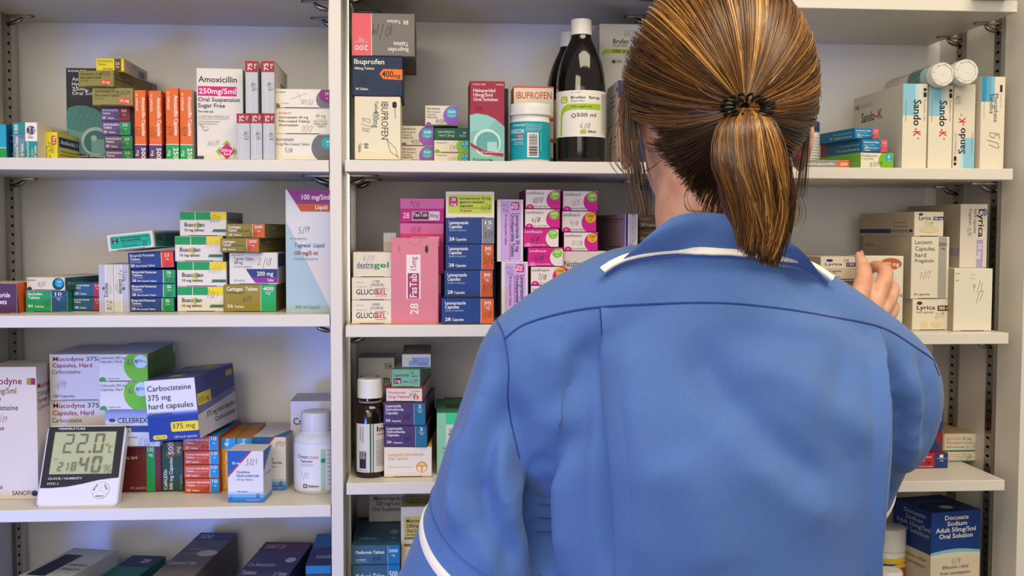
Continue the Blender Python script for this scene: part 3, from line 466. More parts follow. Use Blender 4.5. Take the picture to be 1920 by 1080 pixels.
B('coam', 'violet carton with a plum band lying on the lowest left shelf', S4, 'L4', 428, 528, 1095, .02, .19, '4a4578', yaw=-6, Tp=[R(0, 0, 1, .22, '6a2a48'), T(.1, .17, .5, .1, '500/125', 'd9b8c0'), T(.05, .6, .6, .08, 'Co-Amoxiclav', 'd9d4e4'), T(.05, .78, .35, .08, 'Tablets', 'd9d4e4'), E(.82, .45, .1, .06, 'd6d2dc'), T(.7, .8, .95, .07, '21 Tablets', 'd9d4e4')])
B('amx1', 'lower of the two blue striped violet cartons by the upright on the lowest left shelf', S4, 'L4', 572, 620, 1115, .035, .15, '3f3f78', Tp=[R(0, 0, 1, .3, '1f86b8')])
B('amx2', 'upper of the two blue striped violet cartons by the upright on the lowest left shelf', S4, 'amx1', 573, 621, 1060, .06, .15, '3f3f78', F=[R(0, 0, 1, .35, '1f86b8'), T(.2, .8, .8, .2, 'Amoxiclav', 'd9d4e4')], Tp=[R(0, 0, 1, .45, '1f86b8'), T(.3, .8, .95, .12, 'Amoxiclav', 'cfd0e4')])
# ---- middle bay, shelf 1
M1 = 'medicine boxes on the middle shelf at head height'
B('ibc', 'cream box standing on end under the navy box, leaf drawing on it', M1, 'C1', 665, 751, 181, .03, .10, 'e6dcc0', rot='cw', flap=False, F=[C(.11, .13, .05, 'k'), C(.14, .13, .05, 'k'), R(.17, .1, .34, .13, 'lg'), T(.08, .42, .66, .15, 'IBUPROFEN', '3a362c', 0), T(.07, .56, .26, .07, 'Tablets', '4a4436', 0), T(.22, .6, .48, .13, '400mg', '3a6a5a', 0), T(.72, .8, .8, .1, '84', '3a362c', 0), T(.72, .92, .86, .07, 'Tablets', '3a362c', 0), R(.97, 0, 1, 1, '0d6b4a'), Q([(.66, .3), (.8, .1), (.9, .08), (.95, .04)], .008, '3a362c'), Q([(.66, .3), (.85, .22), (.93, .05)], .008, '3a362c'), H(.3, .85, .2, '12/18', 'g')])
B('ibn', 'navy box with an orange arrow tag, between the grey and cream boxes', M1, 'ibc', 660, 755, 106, .03, .10, '14294a', F=[T(.04, .19, .64, .13, 'Ibuprofen', 'e6dfd0'), T(.04, .33, .44, .06, '400mg Tablets', 'e6dfd0'), P([(.54, .44), (.62, .31), (1, .32), (1, .59), (.62, .57)], 'f0762a'), T(.59, .52, .82, .16, '400', 'k'), T(.83, .53, .96, .1, 'mg', 'k'), T(.07, .86, .31, .06, '84 Tablets', 'e6dfd0'), H(.1, .7, .2, '7/1', '0a1420')], Rt=[R(0, 0, 1, 1, '1a2f52')])
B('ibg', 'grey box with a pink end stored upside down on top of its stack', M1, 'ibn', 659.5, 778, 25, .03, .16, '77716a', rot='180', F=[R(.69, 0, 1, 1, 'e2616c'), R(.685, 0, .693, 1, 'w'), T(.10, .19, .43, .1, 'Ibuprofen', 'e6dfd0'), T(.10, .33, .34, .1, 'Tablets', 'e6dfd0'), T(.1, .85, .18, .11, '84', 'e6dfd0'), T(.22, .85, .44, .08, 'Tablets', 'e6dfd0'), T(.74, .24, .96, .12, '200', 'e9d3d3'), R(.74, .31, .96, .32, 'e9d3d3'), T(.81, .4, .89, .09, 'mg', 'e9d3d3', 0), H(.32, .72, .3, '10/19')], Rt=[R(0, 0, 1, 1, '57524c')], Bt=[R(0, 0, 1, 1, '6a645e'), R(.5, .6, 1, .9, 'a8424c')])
SER = lambda hw: [C(.88, .52, .55, '9a5fc0'), C(.81, .37, .27, '35b4d0'), T(.71, .38, .93, .14, '500', 'w'), T(.69, .55, .93, .09, 'microgram', 'w', 0), T(.05, .2, .45, .13, 'Serenace', '3a3a40', 0), T(.05, .36, .46, .09, '500 microgram', '55555a', 0), T(.05, .5, .32, .09, 'Capsules', '55555a', 0), T(.05, .64, .37, .09, 'Haloperidol', '3a3a40', 0), C(.1, 1.0, .14, '8a4fb0'), H(.3, .9, .24, hw)]
for k, bs, xa, xb, yt, hw, lb in (('se1', 'C1', 751, 813, 274, '10/20', 'lower of two white boxes with a violet disc standing beside the cream box'), ('se2', 'se1', 751, 813, 236, '10/20', 'upper of two white boxes with a violet disc standing beside the cream box')):
    B(k, lb, M1, bs, xa, xb, yt, .10, .10, 'e2d9cb', F=SER(hw))
HALW = lambda hw: [C(.87, .5, .72, '8cc63a'), C(.87, .34, .34, '1fb0c8'), T(.8, .36, .94, .22, '1.5'), T(.83, .6, .91, .13, 'mg', 'w', 0), T(.05, .26, .36, .15, 'Haloperidol', '55555a', 0), C(.08, .98, .22, '7ab82a'), H(.4, .75, .45, hw, 'b98a8a')]
B('ha1', 'lower small white box with lime disc under the dark green box', M1, 'C1', 814, 881, 287, .075, .10, 'e9e2cf', F=HALW('3/17'))
B('ha2', 'upper small white box with lime disc under the dark green box', M1, 'ha1', 814, 881, 263, .075, .10, 'e9e2cf', F=HALW('1/18'))
B('ha3', 'slim dark green box lying on two small white boxes', M1, 'ha2', 814, 881, 240, .075, .11, '0f5c44', F=[T(.1, .42, .58, .17, 'HALOPERIDOL', 'e0dcc8', 0), T(.11, .72, .28, .15, 'Tablets', 'e0dcc8', 0), T(.31, .74, .56, .2, '1.5mg', 'e0dcc8', 0), T(.8, .5, .9, .2, '28', 'e0dcc8', 0), T(.7, .74, .9, .16, 'Tablets', 'e0dcc8', 0)])
B('se3', 'topmost white box with a violet disc, straddling the stacks below', M1, 'se2', 797, 859, 198, .095, .10, 'e2d9cb', F=SER('10/20'))
B('halsol', 'tall crimson box with a pale green bubbled lower half', M1, 'C1', 881, 946, 152, .025, .065, '9a2440', flap=False, rim='9a2440', F=[T(.08, .05, .45, .016, 'SUGAR FREE', 'e9d3d3'), T(.75, .05, .96, .016, '100ml', 'e9d3d3'), T(.1, .135, .73, .04, 'Haloperidol', 'f0e2dc'), T(.1, .19, .65, .04, '10mg/5ml', 'f0e2dc'), T(.1, .245, .8, .04, 'Oral Solution', 'f0e2dc'), P([(0, .42), (.2, .4), (.5, .42), (.75, .47), (1, .56), (1, 1), (0, 1)], '7fb8ad'), P([(0, .42), (.2, .4), (.5, .42), (.75, .47), (.5, .6), (0, .62)], '8ec7bd'), C(.5, .76, .17, 'c6e0d8'), C(.51, .77, .145, '5fa39a'), R(.5, .75, .78, .9, 'a2cdc6'), P([(.02, .76), (.4, .855), (.97, .89), (.97, .93), (.4, .9), (.02, .8)], 'a3243f'), T(.15, .885, .95, .02, 'central nervous system', 'e9d3d3'), T(.1, .985, .6, .035, 'Rosemont', '2a4a4a', 0), P([(.58, .96), (.68, .98), (.58, 1)], '14504a'), H(.15, .36, .05, '12/12', '6a1428')]+[R(.05+.09*((i*7) % 10), .5+.043*((i*3) % 10), .07+.09*((i*7) % 10), .506+.043*((i*3) % 10), 'd6ebe4') for i in range(26)], Rt=[R(0, 0, 1, 1, '2a2a30')], Lt=[R(0, 0, 1, 1, '6a1428')])
B('dark1', 'narrow black carton squeezed behind the crimson box', M1, 'C1', 944, 953, 166, .05, .07, '25262c', flap=False)
B('ibu', 'tall white and orange box behind the teal labelled tablet tub', M1, 'C1', 963, 1038, 162, .09, .05, 'e6ded4', flap=False, F=[R(0, 0, 1, .02, 'd8522a'), T(.06, .155, .95, .085, 'IBUPROFEN', 'd8522a'), R(.85, .9, 1, 1, '12a06a'), C(1.0, .55, .16, 'd8522a'), C(1.0, .55, .11, 'e6ded4')], Lt=[R(0, 0, 1, 1, 'd0583a')])
B('brbox', 'tall white box with a lime stripe behind the hair', M1, 'C1', 1123, 1215, 45, .12, .09, 'd3d0cc', flap=False, F=[T(.28, .135, .95, .032, 'Brufen  Syrup', '2a2a2e'), T(.28, .158, .57, .022, 'Ibuprofen', '44444a', 0), P([(.1, .175), (1, .175), (1, .205), (.12, .205), (.07, .225), (.06, .225), (.06, .2)], 'a3c22a'), R(.02, .2, .05, 1, 'd3d0cc'), T(.28, .199, .85, .024, '100 mg/5 ml', '2a2a2e'), T(.3, .27, .6, .022, '500 ml', '55555a', 0), C(.29, .262, .012, '44444a'), H(.5, .09, .05, '06/18')], Lt=[R(0, 0, 1, 1, 'b9b3ae')])
for i, (k, bs, yt) in enumerate((('nv1', 'C1', 230), ('nv2', 'nv1', 151))):
    B(k, '%s of two dark blue boxes with orange tags beside the ear' % ('lower', 'upper')[i], M1, bs, 1159, 1232, yt, .03, .085, '2a3350', flap=False, F=[R(0, .42, .5, .72, 'f0642a'), T(.05, .62, .3, .14, 'Cu', '5a2a14')], Lt=[R(0, 0, 1, 1, 'cfc9c0'), R(.3, .3, .8, .33, '6a6a68'), R(.3, .42, .7, .45, '6a6a68'), R(.3, .54, .75, .57, '6a6a68'), C(.9, .2, .06, '2a2a2a')])
# ---- middle bay, shelf 2
M2 = 'medicine boxes on the second middle shelf'
GLU = lambda d: [T(.1, .76, .66, .24, 'GLUCO', 'k'), T(.585, .76, .875, .24, 'GEL', 'c0262c'), R(.585, .82, .875, .84, 'c0262c'), R(.585, .47, .875, .49, 'c0262c'), C(.91, .55, .02, 'k'), T(.12, .22, .3, .06, 'Batch code', 'lg', 0), T(.12, .43, .38, .06, 'Best Before End', 'lg', 0), T(.52, .2, .7, .1, d[0], 'g', 0), T(.5, .37, .78, .12, d[1], 'g', 0), P([(.45, .2), (.49, .45), (.47, .45)], 'e08a9a'), P([(.82, .2), (.79, .45), (.8, .45)], 'e08a9a'), R(.08, .94, .9, .95, 's')]
B('glu1', 'lower of two cream boxes with black and red capitals', M2, 'C2', 659.5, 734, 563.5, .02, .12, 'e6dcc6', F=GLU(('1008', '01/2018')))
B('glu2', 'upper of two cream boxes with black and red capitals', M2, 'glu1', 659.5, 735, 520.5, .022, .12, 'e6dcc6', F=[(e if e[0] != 't' or e[4] > .2 or e[2] > .5 else e) for e in GLU(('11380', '06/2018'))])
B('dex', 'cream box with green lowercase lettering on top of the cream stack', M2, 'glu2', 662, 735, 473, .026, .12, 'e2d8c2', F=[T(.09, .62, .44, .23, 'dextr', '1f5a8a'), T(.44, .62, .53, .23, 'o', '14406e'), T(.53, .62, .92, .23, 'gel', '168a4a'), T(.09, .67, .5, .035, 'FAST ACTING GLUCOSE GEL', '44444a'), H(.25, .35, .3, '6/17', 'g')])
B('fas1', 'large rose pink upright box in front of the magenta stack', M2, 'C2', 733.5, 822, 446, .02, .035, 'd9808f', rot='ccw', flap=False, F=[R(0, 0, .0, 1, 'w'), R(.29, .32, .805, .62, 'efe2dc'), R(.295, .35, .59, .59, 'a3346a'), T(.31, .54, .58, .15, 'FasTab', 'efe2dc'), T(.625, .53, .78, .12, '15mg', 'a3346a', 0), T(.11, .57, .24, .17, '28', 'efe2dc'), E(.87, .75, .045, .035, '3a2a3a'), E(.87, .17, .04, .02, 'c86a80'), Q([(1, .35), (.93, .4), (.92, .5), (.93, .58), (1, .65)], .005, 'b8647a')]+[R(.2+.03*i, .68+.04*(i % 3), .204+.03*i, .69+.04*(i % 3), 'e8a8b0') for i in range(16)], Rt=[R(0, 0, 1, 1, '9a4a78')], yaw=0)
FAS = lambda hw: [R(0, 0, 1, .42, 'e070a8'), T(.06, .83, .21, .24, '28', 'f0dfe4'), R(.27, .54, .9, .92, 'f0dfe4'), R(.285, .56, .65, .89, '5f1238'), T(.3, .76, .62, .17, 'FasTab', 'f0dfe4'), T(.67, .8, .87, .17, '30mg', '3a2a30', 0), H(.22, .33, .28, hw)]
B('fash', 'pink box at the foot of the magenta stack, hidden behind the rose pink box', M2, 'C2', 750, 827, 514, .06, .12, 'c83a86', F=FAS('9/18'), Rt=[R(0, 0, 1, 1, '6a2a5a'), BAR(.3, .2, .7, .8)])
B('fas3', 'lower magenta box with a black name panel, mostly behind the rose pink box', M2, 'fash', 750, 832, 418, .062, .12, 'dc2f8e', F=[(e[0], e[1], e[2]*.5)+((e[3], e[4]*.5)+e[5:] if e[0] in 'th' else e[3:]) if e[0] == 't' else (('p', [(a, b*.5) for a, b in e[1]], e[2]) if e[0] == 'p' else ('h', e[1], e[2]*.55, e[3]*.5)+e[4:]) for e in FAS('11/18')])
B('fas2', 'upper magenta box with a black name panel, top of the pink stack', M2, 'fas3', 750, 833, 372, .06, .12, 'cc2080', F=FAS('9/18'))
LAN = lambda c2, st, hw: [R(.755, 0, 1, 1, c2), R(.75, 0, .757, 1, 'w'), T(.06, .22, .46, .13, 'Lansoprazole'), T(.06, .38, .33, .13, 'Capsules'), T(.06, .5, .42, .08, 'Gastro-resistant', 'a9c4e6', 0), T(.06, .88, .17, .13, '28'), T(.2, .88, .42, .1, 'Capsules'), T(.81, .22, .95, .13, st), R(.8, .27, .96, .28, 'w'), T(.85, .4, .92, .11, 'mg', 'w', 0), H(.78, .75, .3, hw)]
for i, (k, xa, xb, yt, c2, st, hw) in enumerate((('la1', 828, 926, 560, 'd8622a', '30', '1/18'), ('la2', 833, 924, 507, 'c9562a', '30', '8/19'), ('la3', 835.5, 926, 458, 'c9562a', '30', '5/16'), ('la4', 836, 927, 409.5, '7d7f88', '15', '3/19'))):
    B(k, 'navy blue box with %s, %s in the middle bay navy stack' % (('an orange end', 'an orange end', 'an orange end', 'a grey end')[i], ('bottom one', 'second up', 'third up', 'fourth up')[i]), M2, 'C2' if not i else 'la%d' % i, xa, xb, yt, .012 if not i else .035, .12, '173f80', F=LAN(c2, st, hw), rim='3a5a92', Tp=[R(0, 0, 1, 1, '2a3a6a')])
B('lag', 'white box with a lime green panel on top of a navy stack', M2, 'la4', 836, 927, 359, .035, .12, 'e2dacc', F=[RR(.04, .12, .96, .84, .1, 'c0d048'), RR(.06, .2, .24, .56, .06, 'b03a72'), T(.11, .36, .2, .11, '30'), T(.1, .52, .21, .09, 'mg'), T(.28, .3, .93, .1, 'Lansoprazole 30 mg', '3a3a2a'), T(.28, .44, .8, .1, 'gastro-resistant', '3a3a2a'), T(.28, .58, .56, .1, 'capsules', '3a3a2a'), R(.28, .62, .94, .635, 'a33a3a'), T(.29, .76, .53, .08, '28 capsules', 'a33a3a'), H(.7, .7, .28, '11/18')])
ODI = lambda hw: [R(.02, .09, .98, .87, 'c9a6dd'), RR(.04, .15, .17, .46, .06, 'c0207a'), T(.06, .34, .15, .13, '30', 'w'), T(.06, .43, .15, .1, 'mg', 'w'), T(.22, .28, .84, .14, 'Lansoprazole 30 mg', '33203a'), T(.22, .46, .92, .13, 'Orodispersible Tablets', '33203a'), R(.23, .5, .98, .52, 'c0207a'), T(.23, .7, .73, .09, '28 Orodispersible Tablets', '55405a', 0), H(.05, .8, .3, hw, 'g')]
B('od1', 'lower white upright box with a lilac panel, partly behind the blue shoulder', M2, 'C2', 940, 990, 491, .045, .12, 'e0d9d4', rot='cw', flap=False, F=ODI('1/18'), Lt=[R(0, 0, 1, 1, '8a7f80')])
B('od2', 'upper white upright box with a lilac panel beside the pink and white boxes', M2, 'od1', 932, 981, 374, .045, .12, 'e0d9d4', rot='cw', flap=False, F=ODI('1/18'), Lt=[R(0, 0, 1, 1, '8a7f80')])
LEV = lambda c3, st, hw, inv=0: [R(0, 0, 1, 1, 'cc1880' if inv else 'e6ddd2'), C(.9, .55, .55 if not inv else .5, 'e6ddd2' if inv else 'd0188a'), C(.84, .3, .26, c3), T(.75, .29, .93, .14, st, 'w' if c3 != 'e8b418' else '5a3a10'), T(.79, .45, .88, .1, 'mg', 'w' if c3 != 'e8b418' else '5a3a10', 0), T(.03, .24, .52, .15, 'Levofloxacin', 'f0dfe4' if inv else '4a4448', 0), C(.12, 1.0, .22, 'e070a8' if inv else 'd0188a'), T(.09, .97, .14, .1, '10', 'w', 0), T(.25, .94, .64, .09, 'Film-coated Tablets', 'f0dfe4' if inv else '66585e', 0), H(.18, .7, .33, hw, '2a2a30', 1.2)]
LL = ('le0', 995, 1062, 535.5, '86bc2a', '250', '7/18', 0), ('le1', 995, 1062, 500, 'e8b418', '500', '7/18', 0), ('le2', 990, 1055.5, 464, '7cbf2a', '250', '4/18', 1), ('le3', 982, 1047.5, 428, '7cbf2a', '250', '4/18', 1), ('le4', 984, 1050, 392, '86bc2a', '250', '4/18', 0), ('le5', 985.5, 1051, 355.5, '86bc2a', '250', '10/17', 0)
for i, (k, xa, xb, yt, c3, st, hw, inv) in enumerate(LL):
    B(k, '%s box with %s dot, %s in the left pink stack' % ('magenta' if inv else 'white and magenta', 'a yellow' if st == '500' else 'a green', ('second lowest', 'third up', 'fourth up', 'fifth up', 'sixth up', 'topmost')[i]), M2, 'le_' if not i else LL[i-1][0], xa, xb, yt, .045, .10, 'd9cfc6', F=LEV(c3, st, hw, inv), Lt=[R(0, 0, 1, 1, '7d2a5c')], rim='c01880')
B('le_', 'white and magenta box lying lowest under the left pink and white stack', M2, 'C2', 995, 1062, 571, .045, .10, 'd9cfc6', F=LEV('86bc2a', '250', '7/18'))
B('noz', 'grey white box with dark green heading beneath the right pink and white stack', M2, 'C2', 1050, 1140, 471, .055, .10, 'd6c9c0', F=[T(.08, .22, .52, .085, 'Nozinan', '1f4a40'), T(.57, .22, .9, .085, '25mg', '1f6a9a'), T(.08, .34, .47, .085, 'Tablets', '1f4a40'), T(.08, .44, .88, .045, 'Levomepromazine maleate', '6a5a54', 0), H(.36, .57, .09, '4/19', 'g')])
RL = ('lr1', 1057, 1121, 435.5, 'e8b418', '500', '07/18'), ('lr2', 1053.5, 1118, 396, 'e8b418', '500', '4/18'), ('lr3', 1055, 1121, 358, '7cbf2a', '250', '11/15')
for i, (k, xa, xb, yt, c3, st, hw) in enumerate(RL):
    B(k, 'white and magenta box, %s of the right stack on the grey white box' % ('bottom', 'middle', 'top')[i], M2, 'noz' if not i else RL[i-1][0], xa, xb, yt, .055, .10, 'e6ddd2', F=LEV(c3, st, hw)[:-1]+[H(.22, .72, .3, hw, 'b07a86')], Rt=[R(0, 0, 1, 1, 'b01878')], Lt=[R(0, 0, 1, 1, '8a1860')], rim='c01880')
LTH = [R(0, .78, 1, .95, '2f2a86'), T(.02, .28, .75, .13, 'Levothyroxine', '4a4450', 0), T(.02, .46, .9, .13, '25 micrograms Tablets', '4a4450', 0), T(.02, .62, .8, .1, 'Levothyroxine Sodium', '4a4450', 0), C(.86, .55, .2, 'd2a0c0'), T(.82, .6, .93, .12, '25', '5a2a5a', 0)]
for i, (k, bs, yt, xa, xb) in enumerate((('th0', 'C2', 540, 1165, 1192), ('th1', 'th0', 469.5, 1163, 1190), ('th2', 'th1', 401.5, 1172, 1196))):
    B(k, 'pale mauve box with an indigo edge beside the collar, %s' % ('hidden low behind the shoulder', 'lower of the two in view', 'upper of the two in view')[i], M2, bs, xa, xb, yt, .075, .165, 'd9cfd2', rot='cw', flap=False, yaw=7, F=LTH, Lt=[R(0, 0, 1, 1, 'b294a0'), R(.04, .06, .5, .3, 'b294a0'), R(.3, .12, .95, .15, '6a5560'), R(.4, .2, .8, .22, '6a5560'), R(.5, .9, .9, .93, '6a5560')])
BRW = [T(.05, .35, .6, .14, 'Lisinopril', 'b9a890', 0), T(.05, .85, .3, .26, '28', 'd2c4ac'), T(.35, .85, .95, .18, 'Tablets', 'd2c4ac')]
for i, (k, bs, yt) in enumerate((('bw0', 'C2', 455), ('bw1', 'bw0', 429), ('bw2', 'bw1', 403))):
    B(k, 'dark brown box by the neck, %s' % ('standing lowest behind the shoulder', 'lower of two in view', 'upper of two in view')[i], M2, bs, 1197, 1236, yt, .11, .10, '6a533c', F=BRW if i else [])
# ---- middle bay, shelf 3
M3 = 'medicine boxes on the third middle shelf'
B('imob', 'white carton with bold black lettering behind the brown bottle', M3, 'C3', 672, 740, 671, .12, .06, 'c9c6c4', flap=False, F=[R(.73, .05, .93, .105, '6a6a6a'), R(.74, .055, .92, .1, 'c9c6c4'), T(.75, .097, .91, .035, 'POM', '3a3a3a'), T(.06, .24, .86, .075, 'Imodium', '1d1b1e'), T(.6, .28, .95, .035, 'Oral Solution', 'a05a4a', 0), R(.5, .36, .98, .365, 'g'), R(.5, .4, .98, .405, 'g')])
B('lo1', 'white box with amber lettering and round symbol at the bottom of its stack', M3, 'C3', 720, 810, 838, .03, .10, 'e9e2d2', F=[T(.08, .3, .83, .12, 'Loperamide Hydrochloride', 'e0a030'), T(.08, .42, .5, .1, '2mg Capsules', 'e0a030'), T(.07, .7, .6, .07, 'Helps Stop Diarrhoea', 'e0b86a', 0), C(.79, .68, .19, 'e0a030'), C(.79, .7, .15, 'e9e2d2'), R(.77, .6, .81, .84, 'e0a030'), R(.7, .6, .88, .66, 'e0a030')], Rt=[R(0, 0, 1, 1, 'd9a03a')], rim='d9b060')
LOP = lambda hw: [R(.73, 0, 1, 1, '14698c'), R(.725, 0, .735, 1, '9ac0d0'), T(.05, .18, .42, .12, 'Loperamide'), T(.05, .34, .48, .12, 'Hydrochloride'), T(.05, .5, .34, .12, 'Capsules'), T(.05, .85, .16, .12, '30'), T(.2, .85, .42, .08, 'Capsules'), T(.83, .22, .91, .16, '2'), R(.79, .29, .95, .3, 'w'), T(.84, .4, .91, .1, 'mg', 'w', 0), H(.45, .72, .25, hw, '1a1424')]
for i, (k, bs, xa, xb, yt, hw) in enumerate((('lo2', 'lo1', 721, 801, 797.5, '11/17'), ('lo3', 'lo2', 719, 798, 755, '1/18'))):
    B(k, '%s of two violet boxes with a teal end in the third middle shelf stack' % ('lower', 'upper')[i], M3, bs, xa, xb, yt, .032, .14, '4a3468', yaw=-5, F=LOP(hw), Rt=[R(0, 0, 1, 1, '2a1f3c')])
B('nor', 'slim white box with red orange lettering on the violet boxes', M3, 'lo3', 724, 792, 727, .04, .14, 'e2d8cc', yaw=-5, F=[R(0, 0, 1, .02, 'b8522a'), T(.05, .42, .54, .2, 'Norimode', 'd8542a'), T(.05, .74, .65, .19, '2mg Tablets', 'd8542a'), T(.7, .26, .95, .1, '30 Tablets', '5a4a44', 0), C(.83, .68, .2, 'd8542a'), R(.81, .55, .85, .92, 'e2d8cc'), H(.62, .62, .3, '12/17')], Rt=[R(0, 0, 1, 1, 'b9a29a'), R(0, 0, .08, 1, 'a8452a')], rim='b8522a')
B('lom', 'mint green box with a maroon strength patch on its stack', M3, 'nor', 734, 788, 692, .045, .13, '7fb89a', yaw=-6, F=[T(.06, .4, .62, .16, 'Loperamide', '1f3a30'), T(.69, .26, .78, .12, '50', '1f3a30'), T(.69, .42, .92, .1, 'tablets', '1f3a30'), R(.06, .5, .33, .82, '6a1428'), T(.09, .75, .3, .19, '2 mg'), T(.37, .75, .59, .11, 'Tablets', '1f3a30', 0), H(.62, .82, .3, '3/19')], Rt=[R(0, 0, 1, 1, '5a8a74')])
B('lot', 'small white box with a pale blue panel crowning its stack', M3, 'lom', 754, 808, 664, .05, .12, 'd6d0cc', F=[R(.22, .22, .95, .86, '8fa6cf'), E(.2, .35, .16, .14, 'd9cda0'), T(.55, .68, .9, .1, 'Loperamide', '33406a', 0), T(.6, .82, .9, .09, '2 mg Tablets', '33406a', 0), R(0, .92, 1, 1, '1f7a5a'), H(.35, .6, .3, '7/1')], Tp=[R(0, 0, 1, 1, '8a8684'), E(.3, .6, .2, .2, 'b0a070')])
B('lor', 'bright green and white upright box beside the blue sleeve', M3, 'C3', 819, 880, 774, .045, .12, 'c9d6c4', rot='cw', flap=False, rim='d9d6c8', F=[R(0, 0, .19, 1, '3fd08a'), R(0, .72, 1, .98, '8fd0a8'), T(.24, .32, .7, .14, 'Lorazepam', '1f2a24', 0), T(.26, .62, .6, .1, '1mg Tablets', '1f2a24', 0), H(.55, .8, .3, '2/18')], Tp=[R(0, 0, 1, 1, '4a8a6a'), R(.3, .4, .7, .7, '2a5a44')], Lt=[R(0, 0, 1, 1, '6a7a70')])
B('lorb', 'dark green carton behind the bright green upright box', M3, 'C3', 833, 900, 757, .16, .06, '39483a', flap=False, F=[R(.0, 0, .3, 1, '3a3f6a')])
# ---- middle bay, lowest shelf
M4 = 'medicine boxes on the lowest middle shelf'
B('metg', 'grey white carton at the back of the lowest middle shelf', M4, 'C4', 692, 760, 905, .15, .07, 'c2bfbf', flap=False, F=[T(.14, .13, .88, .03, 'Metronidazole', '3a3a3e'), T(.2, .17, .84, .03, '200 mg/5 ml', '3a3a3e'), T(.1, .21, .9, .03, 'Oral Suspension', '3a3a3e'), H(.6, .32, .07, '7/18', '6a6a6a')])
B('mety', 'cream carton with a khaki yellow panel next to the sleeve hem', M4, 'C4', 752, 830, 950, .05, .06, 'e2d8c6', flap=False, F=[R(.07, .07, 1, .22, 'd9c46a'), T(.13, .115, .75, .026, 'Metronidazole', 'k'), T(.13, .152, .62, .026, '200mg/5ml', 'k'), T(.13, .188, .7, .026, 'Oral Suspension', 'k'), T(.13, .21, .6, .014, '(metronidazole benzoate)', 'k', 0), R(.07, .222, 1, .238, '8a7a1c'), R(.07, .27, 1, .29, '8a7a1c')]+[R(.07, .32+.035*i, 1, .322+.035*i, 's') for i in range(6)], Tp=[R(0, 0, 1, 1, 'c9be98'), R(.1, .3, .9, .9, 'b0a24a'), T(.2, .7, .9, .12, 'Metronidazole', '3a3410')])
METF = lambda hw: [R(.75, 0, 1, 1, '1275ac'), R(.745, 0, .755, 1, '9ac0d0'), T(.08, .42, .68, .17, 'Metformin Tablets'), T(.09, .78, .3, .07, '28 TABLETS'), R(.09, .84, .31, .85, 'w'), T(.78, .36, .96, .17, '500'), T(.83, .56, .9, .12, 'mg', 'w', 0), H(.42, .8, .25, hw, '1a2a40')]
METT = [R(0, 0, 1, .25, '1a4260'), T(.15, .2, .3, .08, '500', '7aa0b8'), T(.12, .8, .5, .1, 'Metformin', '9ab8cc'), E(.85, .55, .1, .07, '8a9aa8'), R(.8, .75, .9, .78, '9ab8cc')]
B('mf0', 'blue carton at the very foot of the lowest middle shelf stack', M4, 'C4', 659, 750, 1125, .035, .12, '35607f', F=METF('10/18'))
B('mf1', 'lower of two slate blue cartons in view by the upright', M4, 'mf0', 660, 750, 1058, .035, .12, '35607f', F=METF('10/18'))
B('mf2', 'upper of two slate blue cartons in view by the upright, showing its top', M4, 'mf1', 659, 750, 1023, .033, .14, '35607f', F=METF('10/18'), Tp=METT)
# ---- right bay, shelf 1
R1_ = 'medicine boxes on the right shelf at head height'
B('phen', 'flat grey box with an orange end lying near the ear', R1_, 'R1', 1440, 1592, 299.5, .035, .09, '8f8c88', F=[R(.86, 0, 1, 1, 'e0622a'), T(.3, .6, .82, .3, 'Phenoxymethylpenicillin', 'e9e4dc'), T(.89, .65, .98, .35, '250')])
B('prg', 'white box with a lime disc under the two blue boxes', R1_, 'R1', 1613, 1675, 286, .03, .11, '79b82a', yaw=8, F=[R(0, 0, .92, 1, 'e6e0cc'), C(.82, .5, .62, '79b82a'), C(.86, .3, .26, '1fb0c8'), T(.82, .32, .9, .18, '5'), T(.83, .5, .9, .1, 'mg', 'w', 0), T(.03, .25, .5, .13, 'Prednisolone', '55554a', 0), T(.03, .42, .38, .1, '5 mg Tablets', '55554a', 0), H(.25, .85, .32, '12/2019')], Lt=[R(0, 0, 1, 1, '7fb83a'), R(.5, .6, .95, .64, 'c6e09a'), R(.5, .74, .9, .78, 'c6e09a')])
PRD = lambda hw: [R(.73, 0, 1, 1, 'd0586c'), T(.05, .3, .66, .15, 'Prednisolone Tablets'), T(.05, .5, .5, .1, 'Gastro-resistant', 'cfe4f0', 0), T(.08, .76, .22, .2, '28'), T(.24, .74, .68, .11, 'Gastro-resistant'), T(.08, .94, .3, .12, 'Tablets'), T(.79, .32, .95, .18, '2.5'), T(.84, .52, .92, .12, 'mg', 'w', 0), H(.55, .9, .3, hw)]
PRL = [R(0, 0, 1, 1, '1a6f9c'), R(0, 0, .16, 1, 'a8424c'), T(.5, .45, .95, .16, 'Prednisolone', 'a9cce0', 0), T(.4, .8, .95, .18, 'Tablets', 'd0e4f0', 0)]
B('pb1', 'lower of two blue boxes with pink ends beside the white upright boxes', R1_, 'prg', 1616, 1664, 260.5, .03, .11, '1b7db4', yaw=8, F=PRD('1/17'), Lt=PRL)
B('pb2', 'upper of two blue boxes with pink ends beside the white upright boxes', R1_, 'pb1', 1602, 1648, 240, .033, .11, '1b7db4', yaw=8, F=PRD('12/17'), Lt=PRL)
SAN = [R(0, .34, .37, 1, '8cc4da'), R(0, .34, .37, .5, 'b8d8e4'), R(0, .34, .37, .36, 'd6e4e8'), T(.185, .55, .49, .3, 'Sando', '1f1c24'), T(.52, .55, .615, .3, '-K', 'd0322c'), C(.64, .35, .03, 'g'), R(.05, .05, .155, .17, '26242a'), P([(.085, .05), (.1, .05), (.1, .17), (.085, .17)], 'e2dccf'), T(.18, .16, .43, .08, 'PHARMA LTD', 'lg', 0), T(.19, .9, .44, .06, '100 effervescent tablets', '8aa0a8', 0)]
